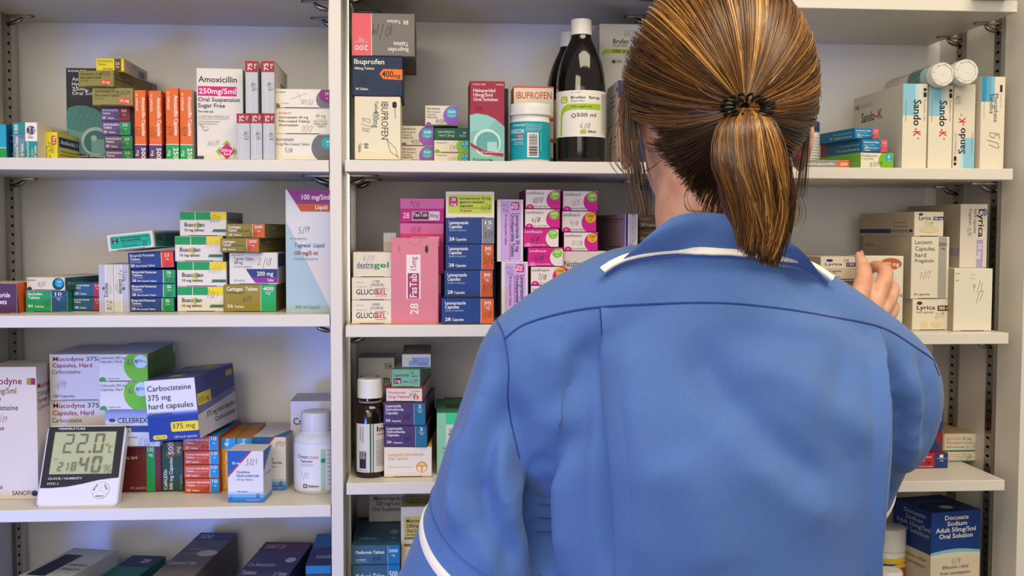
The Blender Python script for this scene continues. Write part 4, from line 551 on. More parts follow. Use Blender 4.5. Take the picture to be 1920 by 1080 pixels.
SANL = [R(0, 0, 1, 1, 'd2cdc0'), T(.04, .16, .14, .06, 'HK', '2a2a2e'), T(.16, .16, .4, .05, 'PHARMA LTD', 'lg', 0), T(.18, .34, .46, .12, 'Sando', '2a2a30'), T(.48, .34, .62, .12, '-K', 'c0322c'), R(0, .42, .35, 1, 'a9bcc6')]
B('sk1', 'first white upright box with a light blue corner, its long pale side showing', R1_, 'R1', 1692, 1738, 157, .025, .165, 'e6ddc9', rot='cw', flap=False, F=SAN, Lt=SANL)
B('sk2', 'second white upright box with a light blue corner, standing in the middle of the row', R1_, 'R1', 1741, 1786, 159, .027, .165, 'e6ddc9', rot='cw', flap=False, F=SAN)
B('sk3', 'white upright box turned upside down, blue corner at the bottom', R1_, 'R1', 1787.5, 1828, 158, .03, .165, 'e0d8c6', rot='ccw', flap=False, F=SAN+[H(.76, .3, .25, '5/19', 'g')])
B('phos', 'rightmost white upright box with a deep blue corner by the side panel', R1_, 'R1', 1839, 1883.5, 143.5, .025, .15, 'e6ddc9', rot='cw', flap=False, F=[R(0, .45, .27, 1, '7fbcd6'), R(0, .6, .27, 1, '5aa8cc'), R(0, .8, .27, 1, '2f94c0'), T(.185, .46, .49, .17, 'Phosphate', '2a2a4a', 0), T(.185, .64, .4, .17, 'Sandoz', '2a2a4a', 0), R(.09, .13, .165, .23, '26242a'), T(.19, .22, .33, .07, 'PHARMA LTD', 'a9c4d0', 0), T(.27, .9, .45, .05, '100 effervescent tablets', 'lg', 0), H(.57, .62, .5, '15/7', 'g')])
# ---- right bay, shelf 2
R2_ = 'medicine boxes on the second right shelf'
B('ly3', 'white box with a maroon strength strip at the bottom of the stack', R2_, 'R2', 1710, 1786, 561, .04, .15, 'e6dcc6', yaw=2, F=[E(.17, .12, .07, .06, '6a1f3a'), T(.1, .33, .56, .14, 'Lyrica', '1d1b1e'), R(.62, .2, 1, .38, '5f1f24'), T(.65, .34, .97, .11, '300 mg'), T(.1, .45, .52, .07, 'hard capsules', '55504a', 0), E(.3, .82, .1, .1, 'e0d0a0'), E(.6, .82, .14, .1, 'e0d0a0'), H(.55, .6, .2, '2/19', 'g')], Lt=[R(0, 0, 1, 1, 'cdbfa0')])
B('lec', 'white box with a grey end stripe in the middle of the stack', R2_, 'ly3', 1708, 1779, 444, .04, .16, 'e4dcc9', yaw=2, flap=True, F=[R(.71, 0, .93, 1, 'a8a49c'), T(.08, .115, .54, .07, 'Lecaent', '2a2826', 0), T(.09, .22, .63, .07, 'Capsules,', '2a2826', 0), T(.09, .325, .38, .07, 'hard', '2a2826', 0), T(.09, .41, .6, .055, 'Pregabalin', '44403c', 0), T(.72, .145, .93, .055, '300', '33302c', 0), T(.78, .2, .88, .035, 'mg', '33302c', 0), T(.08, .945, .5, .035, '56 capsules', '33302c', 0), H(.2, .67, .13, '7/17', 'g')], Lt=[R(0, 0, 1, 1, 'bdb09a'), R(0, 0, .08, 1, '8f8a80'), T(.12, .16, .3, .04, 'Pregabalin', '6a6458', 0)])
LYF = lambda hw: [E(.21, .1, .08, .06, '3a3f8a'), T(.14, .32, .56, .15, 'Lyrica', '1d1b1e'), R(.64, .19, 1, .34, '2f2a6a'), T(.67, .315, .97, .1, '150 mg'), H(.34, .6, .25, hw, 'g')]
B('ly1', 'slim white box with an indigo strip on top of the stack, side lettering upside down', R2_, 'lec', 1714, 1769, 397, .04, .16, 'e4dac6', yaw=3, F=LYF('3/19')+[E(.5, .72, .36, .14, 'e0cfa2')], Lt=[R(0, 0, 1, 1, 'bfb19c'), R(0, .68, .6, .86, '2f2a6a'), T(.62, .82, .92, .14, 'eciryL', '1d1b1e', 0), E(.95, .76, .03, .06, '2a2a5a'), T(.64, .6, .9, .05, 'hard capsules', '5a544a', 0), T(.64, .44, .85, .05, 'Pregabalin', '5a544a', 0)])
B('wh', 'plain white box with only a handwritten date by the side panel', R2_, 'R2', 1788, 1860, 503.5, .025, .10, 'e6dfcc', F=[H(.45, .35, .16, '9/1'), H(.56, .52, .16, '/7'), T(.03, .085, .13, .022, 'Batch', '5a5650', 0), T(.03, .2, .11, .022, 'EXP', '5a5650', 0), R(.4, .09, .55, .095, 'lg'), R(.4, .15, .55, .155, 'lg')], Lt=[R(0, 0, 1, 1, 'a89c86')])
B('ly5', 'white upright box with a lilac strip standing on the plain white box', R2_, 'wh', 1800, 1851, 382.5, .05, .15, 'dcd2c6', rot='cw', flap=False, yaw=2, F=[E(.13, .1, .06, .09, '8a88c0'), T(.08, .33, .52, .22, 'Lyrica', '1d1b1e'), T(.08, .5, .46, .1, 'hard capsules', '3a3632', 0), T(.08, .68, .33, .09, 'Pregabalin', '4a4640', 0), R(.56, .15, 1, .38, 'a9a0d0'), T(.62, .34, .86, .16, '50 mg', 'e6e0ee'), H(.36, .72, .18, '12/15', 'g')], Lt=[R(0, 0, 1, 1, 'b8ab98'), R(.7, .7, 1, .82, '9a94b0')])
B('p2a', 'cream carton at the bottom of the pile behind the hand', R2_, 'R2', 1538, 1628, 575, .03, .11, 'd9ccb4', F=LYF('9/17'), yaw=8)
B('p2b', 'cream carton under the one the fingers hold, dark lettering showing', R2_, 'p2a', 1536, 1622, 528, .02, .12, 'cfc2aa', F=[T(.14, .4, .56, .2, 'Lyrica', '1d1b1e'), R(.6, .2, 1, .42, '2f2a6a')], yaw=8)
B('hold', 'white carton with an indigo strip gripped by the fingers of the hand', R2_, 'p2b', 1538, 1619, 481.5, .005, .13, 'dcd0bb', yaw=8, F=[R(0, 0, 1, .46, 'e9e0cf')]+[E(.2, .14, .08, .06, '3a3f8a'), T(.1, .34, .49, .1, 'Lyrica', '1d1b1e'), R(.59, .23, 1, .4, '2f2a6a'), T(.62, .36, .95, .1, '150 mg'), R(0, .46, 1, .48, 'e9e0cf'), T(.1, .6, .48, .06, 'hard capsules', '44403a'), T(.1, .68, .36, .05, 'Pregabalin', '6a645a', 0), R(.1, .8, .45, .82, '8a8476'), R(.1, .9, .95, .93, '4a463e'), H(.52, .2, .16, '5/18', 'g')], Lt=[R(0, 0, 1, 1, 'b8a88e')])
B('preg', 'tall white carton with a brown oval behind the hand', R2_, 'R2', 1601, 1693, 480, .032, .045, 'e9e0cf', flap=False, F=[E(.74, .105, .225, .078, 'b8683a'), T(.57, .135, .91, .055, '200 mg'), T(.72, .545, .98, .045, ', Hard', '1d1b1e', 0)], Lt=[R(0, 0, 1, 1, 'c2b49a')], Rt=[T(.1, .3, .9, .06, 'Pregabalin', 'k', 0)])
# ---- right bay, shelf 3
R3_ = 'medicine boxes on the third right shelf'
SRT = lambda hw: [R(0, .93, 1, 1, '1f9a7a'), R(.0, 0, .03, 1, 'd9b060'), T(.08, .34, .5, .17, 'Sertraline', 'e6a83a'), T(.55, .34, .8, .16, '50 mg', '2a9a9a'), T(.08, .58, .84, .17, 'Film-coated tablets', 'e6a83a'), T(.08, .8, .62, .09, '28 film-coated tablets', '4a463e', 0), H(.66, .85, .4, hw, 'g')]
B('st1', 'lower of two white boxes with amber lettering and green base line', R3_, 'R3', 1766, 1834, 847, .115, .12, 'e9e0cc', F=SRT('1/19'), Tp=[R(0, 0, 1, 1, 'd9b878')])
B('st2', 'upper of two white boxes with amber lettering and green base line', R3_, 'st1', 1768, 1834, 813, .115, .12, 'e9e0cc', F=SRT('6/18'), Tp=[R(0, 0, 1, 1, 'd9b878'), R(.05, .2, .6, .8, 'd0cbb8')])
RIS = [R(.71, 0, 1, 1, '1f3f7a'), T(.35, .3, .65, .12, 'eridone'), T(.35, .52, .5, .12, 'lets'), T(.3, .95, .68, .08, 'Film-coated Tablets'), T(.82, .3, .9, .2, '1'), R(.76, .36, .96, .38, 'w'), T(.83, .55, .9, .12, 'mg', 'w', 0), H(.48, .75, .3, '7/18', '5a1424')]
B('ri1', 'crimson box with a navy end, bottom of the three beside the sleeve', R3_, 'R3', 1690, 1777, 849.5, .075, .11, 'b02a44', F=RIS, Tp=[R(0, 0, 1, 1, '8a2a3a')])
B('ri2', 'crimson and navy box in the middle of the three beside the sleeve', R3_, 'ri1', 1690, 1765, 805, .085, .10, 'b83a4a', F=[P([(.6, 0), (1, 0), (1, 1), (.75, 1)], '8a2a3a'), P([(.75, .2), (1, .9), (.7, 1)], '1f3f7a')])
B('ri3', 'navy box with a white figure, top of the three beside the sleeve', R3_, 'ri2', 1690, 1769, 763, .08, .10, '234a86', rim='c04a5a', F=[T(.9, .35, .95, .2, '1'), R(.88, .4, .97, .42, 'w'), T(.89, .58, .96, .12, 'mg', 'w', 0)])
# ---- right bay, lowest shelf
R4_ = 'medicine boxes on the lowest right shelf'
WAV = [P([(0, .315)]+[(i/12, .315-.022*sin(pi*i/12)) for i in range(13)]+[(1, .35), (0, .35)], '8ac0cc'), P([(0, .335)]+[(i/12, .335-.015*sin(pi*i/12)) for i in range(13)]+[(1, .36), (0, .36)], 'd9d6c4')]
B('docu', 'large royal blue and cream carton on the lowest right shelf', R4_, 'R4', 1744, 1836, 961, .03, .085, '123a86', yaw=11, flap=False, F=[R(0, .33, 1, 1, 'dccdb2')]+WAV+[T(.27, .065, .75, .034, 'Docusate'), T(.32, .112, .72, .034, 'Sodium'), T(.09, .16, .9, .035, 'Adult 50mg/5ml'), T(.16, .208, .84, .035, 'Oral Solution'), H(.42, .41, .055, '4/19', 'g'), T(.24, .445, .77, .024, 'Effective relief', '3a4a5a', 0), T(.2, .49, .8, .024, 'from constipation', '3a4a5a', 0)],
  Lt=[R(0, 0, 1, 1, '0f3276'), R(0, .33, 1, 1, 'cbbda4'), T(.3, .065, .85, .034, 'Docusate', '9ab0d0'), T(.35, .112, .8, .034, 'Sodium', '9ab0d0'), T(.1, .16, .98, .035, 'Adult 50mg/5ml', '9ab0d0'), T(.15, .208, .95, .035, 'Oral Solution', '9ab0d0'), T(.2, .4, .9, .026, 'Effective relief', '4a5a6a', 0), T(.2, .45, .9, .026, 'from constipation', '4a5a6a', 0)], Tp=[R(0, 0, 1, 1, '122a60'), T(.2, .4, .8, .12, 'Oral Solution', '6a84b0'), E(.5, .75, .12, .1, 'b8c4d4')])
# ---- right bay, topmost shelf, only the lower edges show
R0_ = 'cartons on the top right shelf'
B('top1', 'white carton with magenta and blue marks on the topmost right shelf', R0_, 'R0', 1640, 1812, -40, .012, .08, 'e0dad0', flap=False, F=[R(.2, .85, .35, .97, '6a2a7a'), R(.37, .85, .6, .96, 'd0408a'), T(.66, .97, .85, .06, 'Pregabalin', 'k', 0), C(.95, .9, .1, '3a7aa8')])
B('top2', 'white carton at the right end of the topmost shelf hanging over its edge', R0_, 'R0', 1832, 1900, -40, -.02, .10, 'd2cbc0', flap=False, yaw=-6)
# ---- bottles, tubs, tubes and the thermometer: printed faces first
LAB_GAV = [R(0, 0, 1, 1, '0a9aa6'), T(.3, .12, .52, .045, '60 CHEWABLE TABLETS'), T(.25, .31, .5, .11, 'GAVISCON'), R(.38, .36, .5, .42, 'd0203c'), T(.4, .405, .485, .035, 'ADVANCE'), T(.26, .49, .49, .045, 'CHEWABLE TABLETS'), T(.34, .56, .49, .03, 'sodium alginate', 'w', 0), T(.33, .61, .49, .03, 'potassium bicarbonate', 'w', 0),
           T(.53, .1, .75, .03, 'Manufacturer and', 'd0ecec', 0), T(.53, .15, .75, .03, 'Reckitt Benckiser', 'd0ecec', 0), T(.53, .2, .74, .03, 'Healthcare Ltd', 'd0ecec', 0), T(.53, .25, .72, .03, 'Distributed UK', 'd0ecec', 0), R(.545, .3, .7, .95, 'e9e4e0'), BAR(.57, .33, .68, .9, True), R(.715, .3, .74, .8, '3ab4bc')]
LAB_BRU = [R(0, 0, 1, 1, 'e9e4d6'), T(.38, .06, .52, .03, 'No. N407', 'g', 0), RR(.22, .12, .33, .27, .03, 'a3c22a'), RR(.24, .15, .3, .18, .01, 'e9e4d6'), RR(.245, .205, .305, .245, .01, 'e9e4d6'), T(.38, .18, .78, .055, 'Brufen  Syrup', '2a2a2e'), T(.38, .245, .56, .035, 'Ibuprofen', '55555a', 0),
           P([(.79, .29), (.79, .41), (.4, .41), (.3, .44), (.255, .52), (.245, .65), (.245, .97), (.215, .97), (.215, .6), (.225, .45), (.26, .35), (.33, .3), (.4, .29)], 'a3c22a'), T(.385, .37, .65, .04, '100 mg/5 ml', '2a2a2e'), T(.46, .57, .72, .08, '500 ml', '2a2a2e', 0), C(.42, .545, .045, '2a2a2e'), C(.42, .545, .03, 'e9e4d6'), R(.39, .535, .45, .555, '2a2a2e'), H(.5, .82, .15, '6/18', 'g'), RR(.51, .85, .58, .93, .015, 'a3c22a'), T(.6, .91, .72, .05, 'Abbott', '2a2a2e')]+[R(.81, .06+.035*i, .97, .075+.035*i, 'lg') for i in range(24)]+[R(.07, .3, .085, .7, 'd8a0a0'), R(.09, .3, .1, .9, 'lg')]
LAB_CRE = [R(0, 0, 1, 1, 'e6e4e4'), T(.27, .3, .44, .085, 'Creon', '14466e'), T(.455, .3, .58, .055, '25000', 'e0622a'), T(.32, .38, .5, .055, 'Capsules', '14466e'), R(.32, .42, .52, .43, 'lg'), R(.34, .45, .5, .46, 'lg'), R(.61, .1, .67, 1, 'a9cfb0'), R(.61, .3, .67, .39, '129a5a'), H(.32, .72, .14, '3/17', 'lg'), RR(.37, .85, .43, .93, .02, '2a2a2e'), RR(.385, .87, .42, .91, .01, 'e6e4e4'), T(.44, .91, .58, .05, 'Abbott', '2a2a2e')]+[R(.69, .13+.09*i, .88-.03*(i % 2), .15+.09*i, 'lg') for i in range(9)]
LAB_IMO = [R(0, 0, 1, 1, 'd9d4c6'), R(.47, 0, .52, 1, '1f6a4a'), R(.56, 0, .59, 1, '1f6a4a'), R(.14, .57, .36, .92, '26221e'), T(.69, .16, 1.0, .1, 'Im', '1d1b1e'), T(.69, .24, .98, .05, 'solution', 'c0263c', 0)]+[R(.66, .34+.045*i, .95, .36+.045*i, 'lg') for i in range(12)]+[R(.17, .05, .2, .35, 'lg'), R(.25, .05, .28, .38, 'lg'), T(.1, .975, .4, .03, 'P94724', 'g', 0)]
LAB_IMO_V = [T(.02, .42, .44, .3, '02-2021', 'e6e0d4'), T(.02, .8, .44, .26, '6C9A200', 'e6e0d4')]
def SEG(u0, v0, wd, h, ch, c='6f7560', t=.17):
    on = {'0': 'abcdef', '1': 'bc', '2': 'abged', '4': 'fgbc', '8': 'abcdefg', 'C': 'afed'}[ch]; out = []
    tu, tv = wd*t*1.35, h*t*.62; sl = lambda x, y: (u0+x*wd+(.10-.10*y)*wd*1.2, v0+y*h)
    seg = {'a': ((0, 0), (1, 0), (1-t*1.3, t*.6), (t*1.3, t*.6)), 'd': ((t*1.3, 1-t*.6), (1-t*1.3, 1-t*.6), (1, 1), (0, 1)), 'g': ((.1, .5), (.2, .5-t*.32), (.8, .5-t*.32), (.9, .5), (.8, .5+t*.32), (.2, .5+t*.32)),
           'f': ((0, .03), (t*1.3, .12), (t*1.3, .42), (0, .48)), 'b': ((1, .03), (1, .48), (1-t*1.3, .42), (1-t*1.3, .12)), 'e': ((0, .52), (t*1.3, .58), (t*1.3, .88), (0, .97)), 'c': ((1, .52), (1, .97), (1-t*1.3, .88), (1-t*1.3, .58))}
    return [P([sl(*p) for p in seg[s]], c) for s in on]
THERMO = [P([(.0, .0), (1, 0), (1, .665), (.9, .672), (.75, .69), (.55, .735), (.35, .77), (.15, .785), (0, .785)], '2a2c36'), P([(.075, .058), (.915, .058), (.915, .625), (.075, .625)], '3a3c40'), P([(.09, .07), (.9, .07), (.9, .612), (.09, .612)], 'b9bf98'), T(.12, .04, .48, .026, 'TEMPERATURE', 'd9dce0')] \
    + SEG(.22, .095, .125, .25, '2')+SEG(.40, .095, .125, .25, '2')+[R(.565, .315, .595, .345, '6f7560')]+SEG(.62, .095, .125, .25, '0')+[C(.80, .24, .018, '6f7560'), C(.80, .24, .011, 'b9bf98')]+SEG(.825, .26, .055, .085, 'C', t=.14) \
    + [R(.13, .42, .17, .43, '8d9378')]+SEG(.19, .465, .06, .11, '2')+SEG(.265, .465, .06, .11, '1')+SEG(.365, .465, .06, .11, '8')+SEG(.46, .395, .115, .205, '4')+SEG(.63, .395, .115, .205, '0')+[Q([(.805, .6), (.885, .51)], .008, '6f7560'), C(.815, .525, .018, '6f7560'), C(.815, .525, .011, 'b9bf98'), C(.87, .587, .018, '6f7560'), C(.87, .587, .011, 'b9bf98')] \
    + [T(.1, .69, .54, .028, 'CLOCK / HUMIDITY', 'd9dce0'), T(.1, .755, .24, .028, 'HTC-1', 'd9dce0')]
DIAL = [C(.5, .5, .5, 'c9c9d4'), C(.5, .5, .47, 'e6e6f0'), Q([(.5, .5), (.5, .0)], .02, 'b4b4c0'), Q([(.5, .5), (.07, .75)], .02, 'b4b4c0'), Q([(.5, .5), (.93, .75)], .02, 'b4b4c0'), T(.27, .9, .73, .09, 'MEMORY', '3a3a44')]
DIALM = [T(.3, .2, .7, .09, 'MODE', '3a3a44')]
DIALA = [T(.3, .2, .65, .09, 'ADJ', '3a3a44')]
def all_texts():
    ks = set()
    def walk(l):
        for e in l:
            if isinstance(e, list): walk(e)
            elif e[0] == 't': ks.add((e[5], e[7]))
    for d in ITEMS:
        for k in ('F', 'Rt', 'Lt', 'Tp', 'Bt'): walk(d[k])
    for l in (LAB_GAV, LAB_BRU, LAB_CRE, LAB_IMO, LAB_IMO_V, THERMO, DIAL, DIALM, DIALA): walk(l)
    return ks
prepare_texts(all_texts())
todo = list(ITEMS)
while todo:
    rest = []
    for d in todo:
        b = d['base']
        if d['key'] == 'carbo': b = d['base'] = 'ct4'
        if b in SH or b in TOP: make_box(d)
        else: rest.append(d)
    if len(rest) == len(todo): raise RuntimeError('no base for '+','.join(d['key'] for d in rest))
    todo = rest

PLW = mat('e2dfd8', .32); PLW2 = mat('d6d6de', .3)
def label_on(name, root, rad, z0, z1, ang0, ang1, els, rot='', label=None):
    """a printed wrap round a bottle: u runs from angle ang0 to ang1 (degrees, -90 looks to the viewer)"""
    m = MB(); Hh = z1-z0; W = rad*radians(abs(ang1-ang0))
    def fm(a, b, o):
        an = radians(ang0+(ang1-ang0)*a); r = rad+.0003+o
        return (r*cos(an), r*sin(an), z0+Hh*(1-b))
    if rot == 'sub': pass
    draw(m, els, fm, W, Hh, seg=.04)
    o = m.build(name, root)
    if label: o['label'] = label
    return o
def seat(px, py_or_none, Y, shelf):
    p = at(px, 300 if py_or_none is None else py_or_none, Y); return Vector((p.x, Y, TOPZ(shelf)+.0003))
def rad_px(wpx, Y): return wpx/2*(DCAM+Y)/FPX
GLASS = mat('120c09', .08, spec=.6); BROWN = mat('1a0d07', .1, spec=.6)
def syrup(label, px, Y, shelf, y_top, wpx, with_label):
    p = seat(px, 200, Y, shelf); top = at(px, y_top, Y).z; Hh = top-p.z; Rr = rad_px(wpx, Y)
    root = thing('syrup_bottle', label, 'bottle', p, 'brown glass syrup bottles')
    m = MB(); f = Hh/.19
    prof = [(Rr*.90, 0), (Rr*.97, .002*f), (Rr, .006*f), (Rr, .098*f), (Rr*.99, .108*f), (Rr*.95, .119*f), (Rr*.87, .131*f), (Rr*.75, .143*f), (Rr*.60, .154*f), (Rr*.47, .162*f), (Rr*.40, .168*f), (Rr*.385, .172*f), (Rr*.385, .178*f)]
    m.lathe(prof, GLASS, 56); m.build('glass_body', root)
    m = MB(); r = Rr*.43; m.lathe([(r*.98, .1695*f), (r*1.03, .170*f), (r*1.03, .1735*f), (r*.99, .1738*f), (r*.99, .1745*f), (r, .175*f, 1), (r, .188*f, 1), (r*.95, .19*f), (r*.9, .1902*f)], PLW, 72, rd=-.02); o = m.build('screw_cap', root); o['label'] = 'white ribbed screw cap'
    if with_label: label_on('paper_label', root, Rr, .034*f, .094*f, -188, -12, LAB_BRU, label='cream paper label with a lime stripe')
    else: label_on('paper_label', root, Rr, .034*f, .094*f, -150, 10, [R(0, 0, 1, 1, 'e2dccc'), R(.2, .3, .9, .4, 'a3c22a')])
    return root
syrup('nearly black large syrup bottle with a white cap and lime striped label', 1089, .055, 'C1', 38, 92, True)
syrup('dark syrup bottle mostly hidden behind the large labelled one', 1066, .155, 'C1', 62, 84, False)
# teal tub of chewable tablets
p = seat(994, 250, .035, 'C1'); Rr = rad_px(77, .035); top = at(994, 196, .035).z-p.z
root = thing('tablet_tub', 'white tub with a teal wrap label and barcode, before the white and orange box', 'tub', p)
m = MB(); m.lathe([(Rr*.93, 0), (Rr*.97, .0015), (Rr*.97, top*.70), (Rr*.93, top*.72), (Rr*.93, top*.8)], PLW, 56); m.build('tub_body', root)
m = MB(); m.lathe([(Rr*.98, top*.79), (Rr*1.03, top*.80), (Rr*1.03, top*.845), (Rr*1.0, top*.85), (Rr*1.0, top*.97), (Rr*.97, top*.99), (Rr*.9, top)], PLW, 56); m.build('lid', root)
label_on('wrap_label', root, Rr*.97, top*.04, top*.68, -215, -10, LAB_GAV, label='teal wrap label with white lettering and barcode')
# white pill bottle by the upright
p = seat(594, 850, .085, 'L3'); Rr = rad_px(83, .085); top = at(594, 770, .085).z-p.z
root = thing('pill_bottle', 'white plastic pill bottle with a ribbed cap and pale green label bar', 'bottle', p)
m = MB(); m.lathe([(Rr*.93, 0), (Rr*.985, .0025), (Rr, .006), (Rr, top*.64), (Rr*.98, top*.67), (Rr*.9, top*.71), (Rr*.72, top*.74), (Rr*.68, top*.76), (Rr*.68, top*.79)], PLW2, 56); m.build('bottle_body', root)
m = MB(); rc = Rr*.70; m.lathe([(rc*.96, top*.775), (rc*1.02, top*.78), (rc*1.02, top*.80), (rc*.97, top*.805), (rc, top*.82, 1), (rc, top*.965, 1), (rc*.96, top*.99), (rc*.86, top)], PLW2, 60, rd=-.035); o = m.build('screw_cap', root); o['label'] = 'white ribbed screw cap'
label_on('paper_label', root, Rr, top*.04, top*.62, -190, 0, LAB_CRE, label='white label with blue name and green bar')
# brown medicine bottle
p = seat(694, 800, .045, 'C3'); Rr = rad_px(58, .045); top = at(694, 709, .045).z-p.z
root = thing('medicine_bottle', 'small brown glass medicine bottle with a white ribbed cap', 'bottle', p)
m = MB(); m.lathe([(Rr*.9, 0), (Rr*.97, .002), (Rr, .005), (Rr, top*.62), (Rr*.97, top*.67), (Rr*.86, top*.72), (Rr*.7, top*.745), (Rr*.62, top*.76), (Rr*.62, top*.83)], BROWN, 56); m.build('glass_body', root)
m = MB(); rc = Rr*.82; m.lathe([(rc*.9, top*.755), (rc*.93, top*.76), (rc*.93, top*.772), (rc*.86, top*.775)], mat('8a8378', .15), 48); m.build('seal_ring', root)
m = MB(); m.lathe([(rc*.96, top*.805), (rc*1.0, top*.81), (rc, top*.82, 1), (rc, top*.975, 1), (rc*.97, top*.99), (rc*.9, top)], PLW, 80, rd=-.03); o = m.build('screw_cap', root); o['label'] = 'white ribbed screw cap'
lb = label_on('paper_label', root, Rr, top*.06, top*.555, -145, -25, LAB_IMO, label='cream paper label with two dark green bars')
m = MB(); z0, z1 = top*.06, top*.555; Hh = z1-z0
draw(m, LAB_IMO_V, turned(lambda a, b, o: ((Rr+.0009+o)*cos(radians(-145+120*(.14+.22*a))), (Rr+.0009+o)*sin(radians(-145+120*(.14+.22*a))), z0+Hh*(1-(.57+.35*b))), 'cw'), Hh*.35, Rr*radians(26))
m.build('date_stamp', lb)
# white bottle with a navy band by the right ear
p = seat(1503, 260, .06, 'R1'); Rr = rad_px(66, .06)
root = thing('pill_bottle', 'white bottle with a navy top band, half hidden by the right ear', 'bottle', p)
m = MB(); m.lathe([(Rr*.95, 0), (Rr, .003), (Rr, .040), (Rr, .05), (Rr*.97, .053)], PLW, 40); m.build('bottle_body', root)
m = MB(); m.lathe([(Rr*.98, .0475), (Rr*1.0, .048), (Rr*1.0, .061), (Rr*.95, .063)], mat('2a3a70', .35), 40); o = m.build('lid', root); o['label'] = 'navy blue lid'
label_on('paper_label', root, Rr, .006, .044, -160, 10, [R(0, 0, 1, 1, 'd6d2c8')]+[R(.45, .08+.1*i, .9, .11+.1*i, 'lg') for i in range(8)])
# tablet tubes lying on the upright boxes
def tablet_tube(label, px, py, rpx, Y, L, els):
    c = at(px, py, Y); Rr = rpx*(DCAM+Y)/FPX
    root = thing('tablet_tube', label, 'tablet tube', (c.x, Y, c.z), 'tablet tubes lying on the white upright boxes'); root.rotation_euler = (-pi/2, 0, 0)
    m = MB(); m.lathe([(Rr*.92, .012), (Rr*.92, L-.002), (Rr*.9, L)], PLW, 48); m.build('tube_body', root)
    m = MB(); m.lathe([(Rr*.72, -.0006), (Rr*.74, -.0002), (Rr*.76, .0004), (Rr*.78, -.0008), (Rr*.93, -.0010), (Rr*.985, 0), (Rr, .0015), (Rr, .014), (Rr*.97, .0145)], PLW, 56)
    for i in range(8):
        a = 2*pi*i/8+.2; m.box(Rr*.86*cos(a)-.0012, Rr*.86*cos(a)+.0012, Rr*.86*sin(a)-.0004, Rr*.86*sin(a)+.0004, -.0013, -.0009, mat('b9b4a8'))
    m.lathe([(.0, -.0012), (.0009, -.0011), (.0011, -.0006)], PLW, 12, caps=False); m.build('cap', root)
    mm = MB(); draw(mm, els, lambda a, b, o: ((Rr*.92+.0003+o)*cos(2*pi*a), (Rr*.92+.0003+o)*sin(2*pi*a), .018+(L-.022)*b), 2*pi*Rr*.92, L-.022, seg=.03)
    o = mm.build('wrap_label', root); o['label'] = 'pale teal printed wrap'
    return root
TW = [R(0, 0, 1, 1, '9cc3c8'), R(0, .45, 1, 1, 'd2d0c4')]+[R(.02+.03*i, .12, .035+.03*i, .4, '3a5a70') for i in range(33)]
tablet_tube('left of two white capped tubes lying on the white upright boxes', 1768, 139.5, 23, .006, .15, TW)
tablet_tube('right of two white capped tubes lying on the white upright boxes', 1812, 134.6, 24.2, .002, .15, TW)
# tubs on the lowest right shelf
p = seat(1662, 1040, .09, 'R4'); Rr = rad_px(72, .09); top = at(1662, 985, .09).z-p.z
root = thing('tablet_tub', 'white tub with a colourful picture label left of the royal blue carton', 'tub', p)
m = MB(); m.lathe([(Rr*.93, 0), (Rr*.97, .002), (Rr*.97, top*.76), (Rr*.9, top*.79)], PLW, 48); m.build('tub_body', root)
m = MB(); m.lathe([(Rr*.95, top*.775), (Rr, top*.78), (Rr, top*.95), (Rr*.96, top*.99), (Rr*.85, top)], PLW, 48); m.build('lid', root)
label_on('wrap_label', root, Rr*.97, top*.08, top*.72, -200, 20, [R(0, 0, 1, 1, '1f5a7a'), R(0, .0, 1, .08, 'e6c03a'), C(.62, .5, .42, 'e6c03a'), C(.62, .5, .36, 'b04a2a'), C(.58, .45, .16, 'e08a6a'), C(.68, .6, .12, '6a8a2a')], label='teal label with a round food picture')
p = seat(1668, 1075, .02, 'R4'); Rr = rad_px(50, .02); top = at(1668, 1068, .02).z-p.z
root = thing('pill_bottle', 'white capped bottle whose top just shows at the bottom picture edge', 'bottle', p)
m = MB(); m.lathe([(Rr*.95, 0), (Rr, .003), (Rr, top*.74), (Rr*.9, top*.8)], PLW, 40); m.build('bottle_body', root)
m = MB(); m.lathe([(Rr*.95, top*.78), (Rr, top*.79), (Rr, top*.97), (Rr*.9, top)], PLW, 40); m.build('screw_cap', root)
# crimped sachet on the cream stack
c = at(731, 455, .075); z = TOP['dex']; h = at(731, 436, .075).z-z; wd = .0165
m = MB(); n = 12; vs = []
for i in range(n+1):
    x = -wd/2+wd*i/n; zt = h-(0 if i % 2 else .0012)
    vs += [(x, -.0005, 0), (x, -.004*.5, h*.5), (x, 0, zt), (x, .006, 0), (x, .004, h*.5), (x, .0012, zt)]
fs = []
for i in range(n):
    a, b = 6*i, 6*i+6; fs += [(a, b, b+1, a+1), (a+1, b+1, b+2, a+2), (a+3, a+4, b+4, b+3), (a+4, a+5, b+5, b+4), (a+2, b+2, b+5, a+5)]
fs += [(0, 1, 4, 3), (1, 2, 5, 4), (6*n, 6*n+3, 6*n+4, 6*n+1), (6*n+1, 6*n+4, 6*n+5, 6*n+2)]
m.add(vs, fs, mat('b9b4b0', .3, bump=.4, scale=90)); o = m.build('sachet', None, (c.x, c.y, z+.0003)); tag(o, 'small silvery sachet with crimped top edge, standing behind the rose pink box', 'sachet')
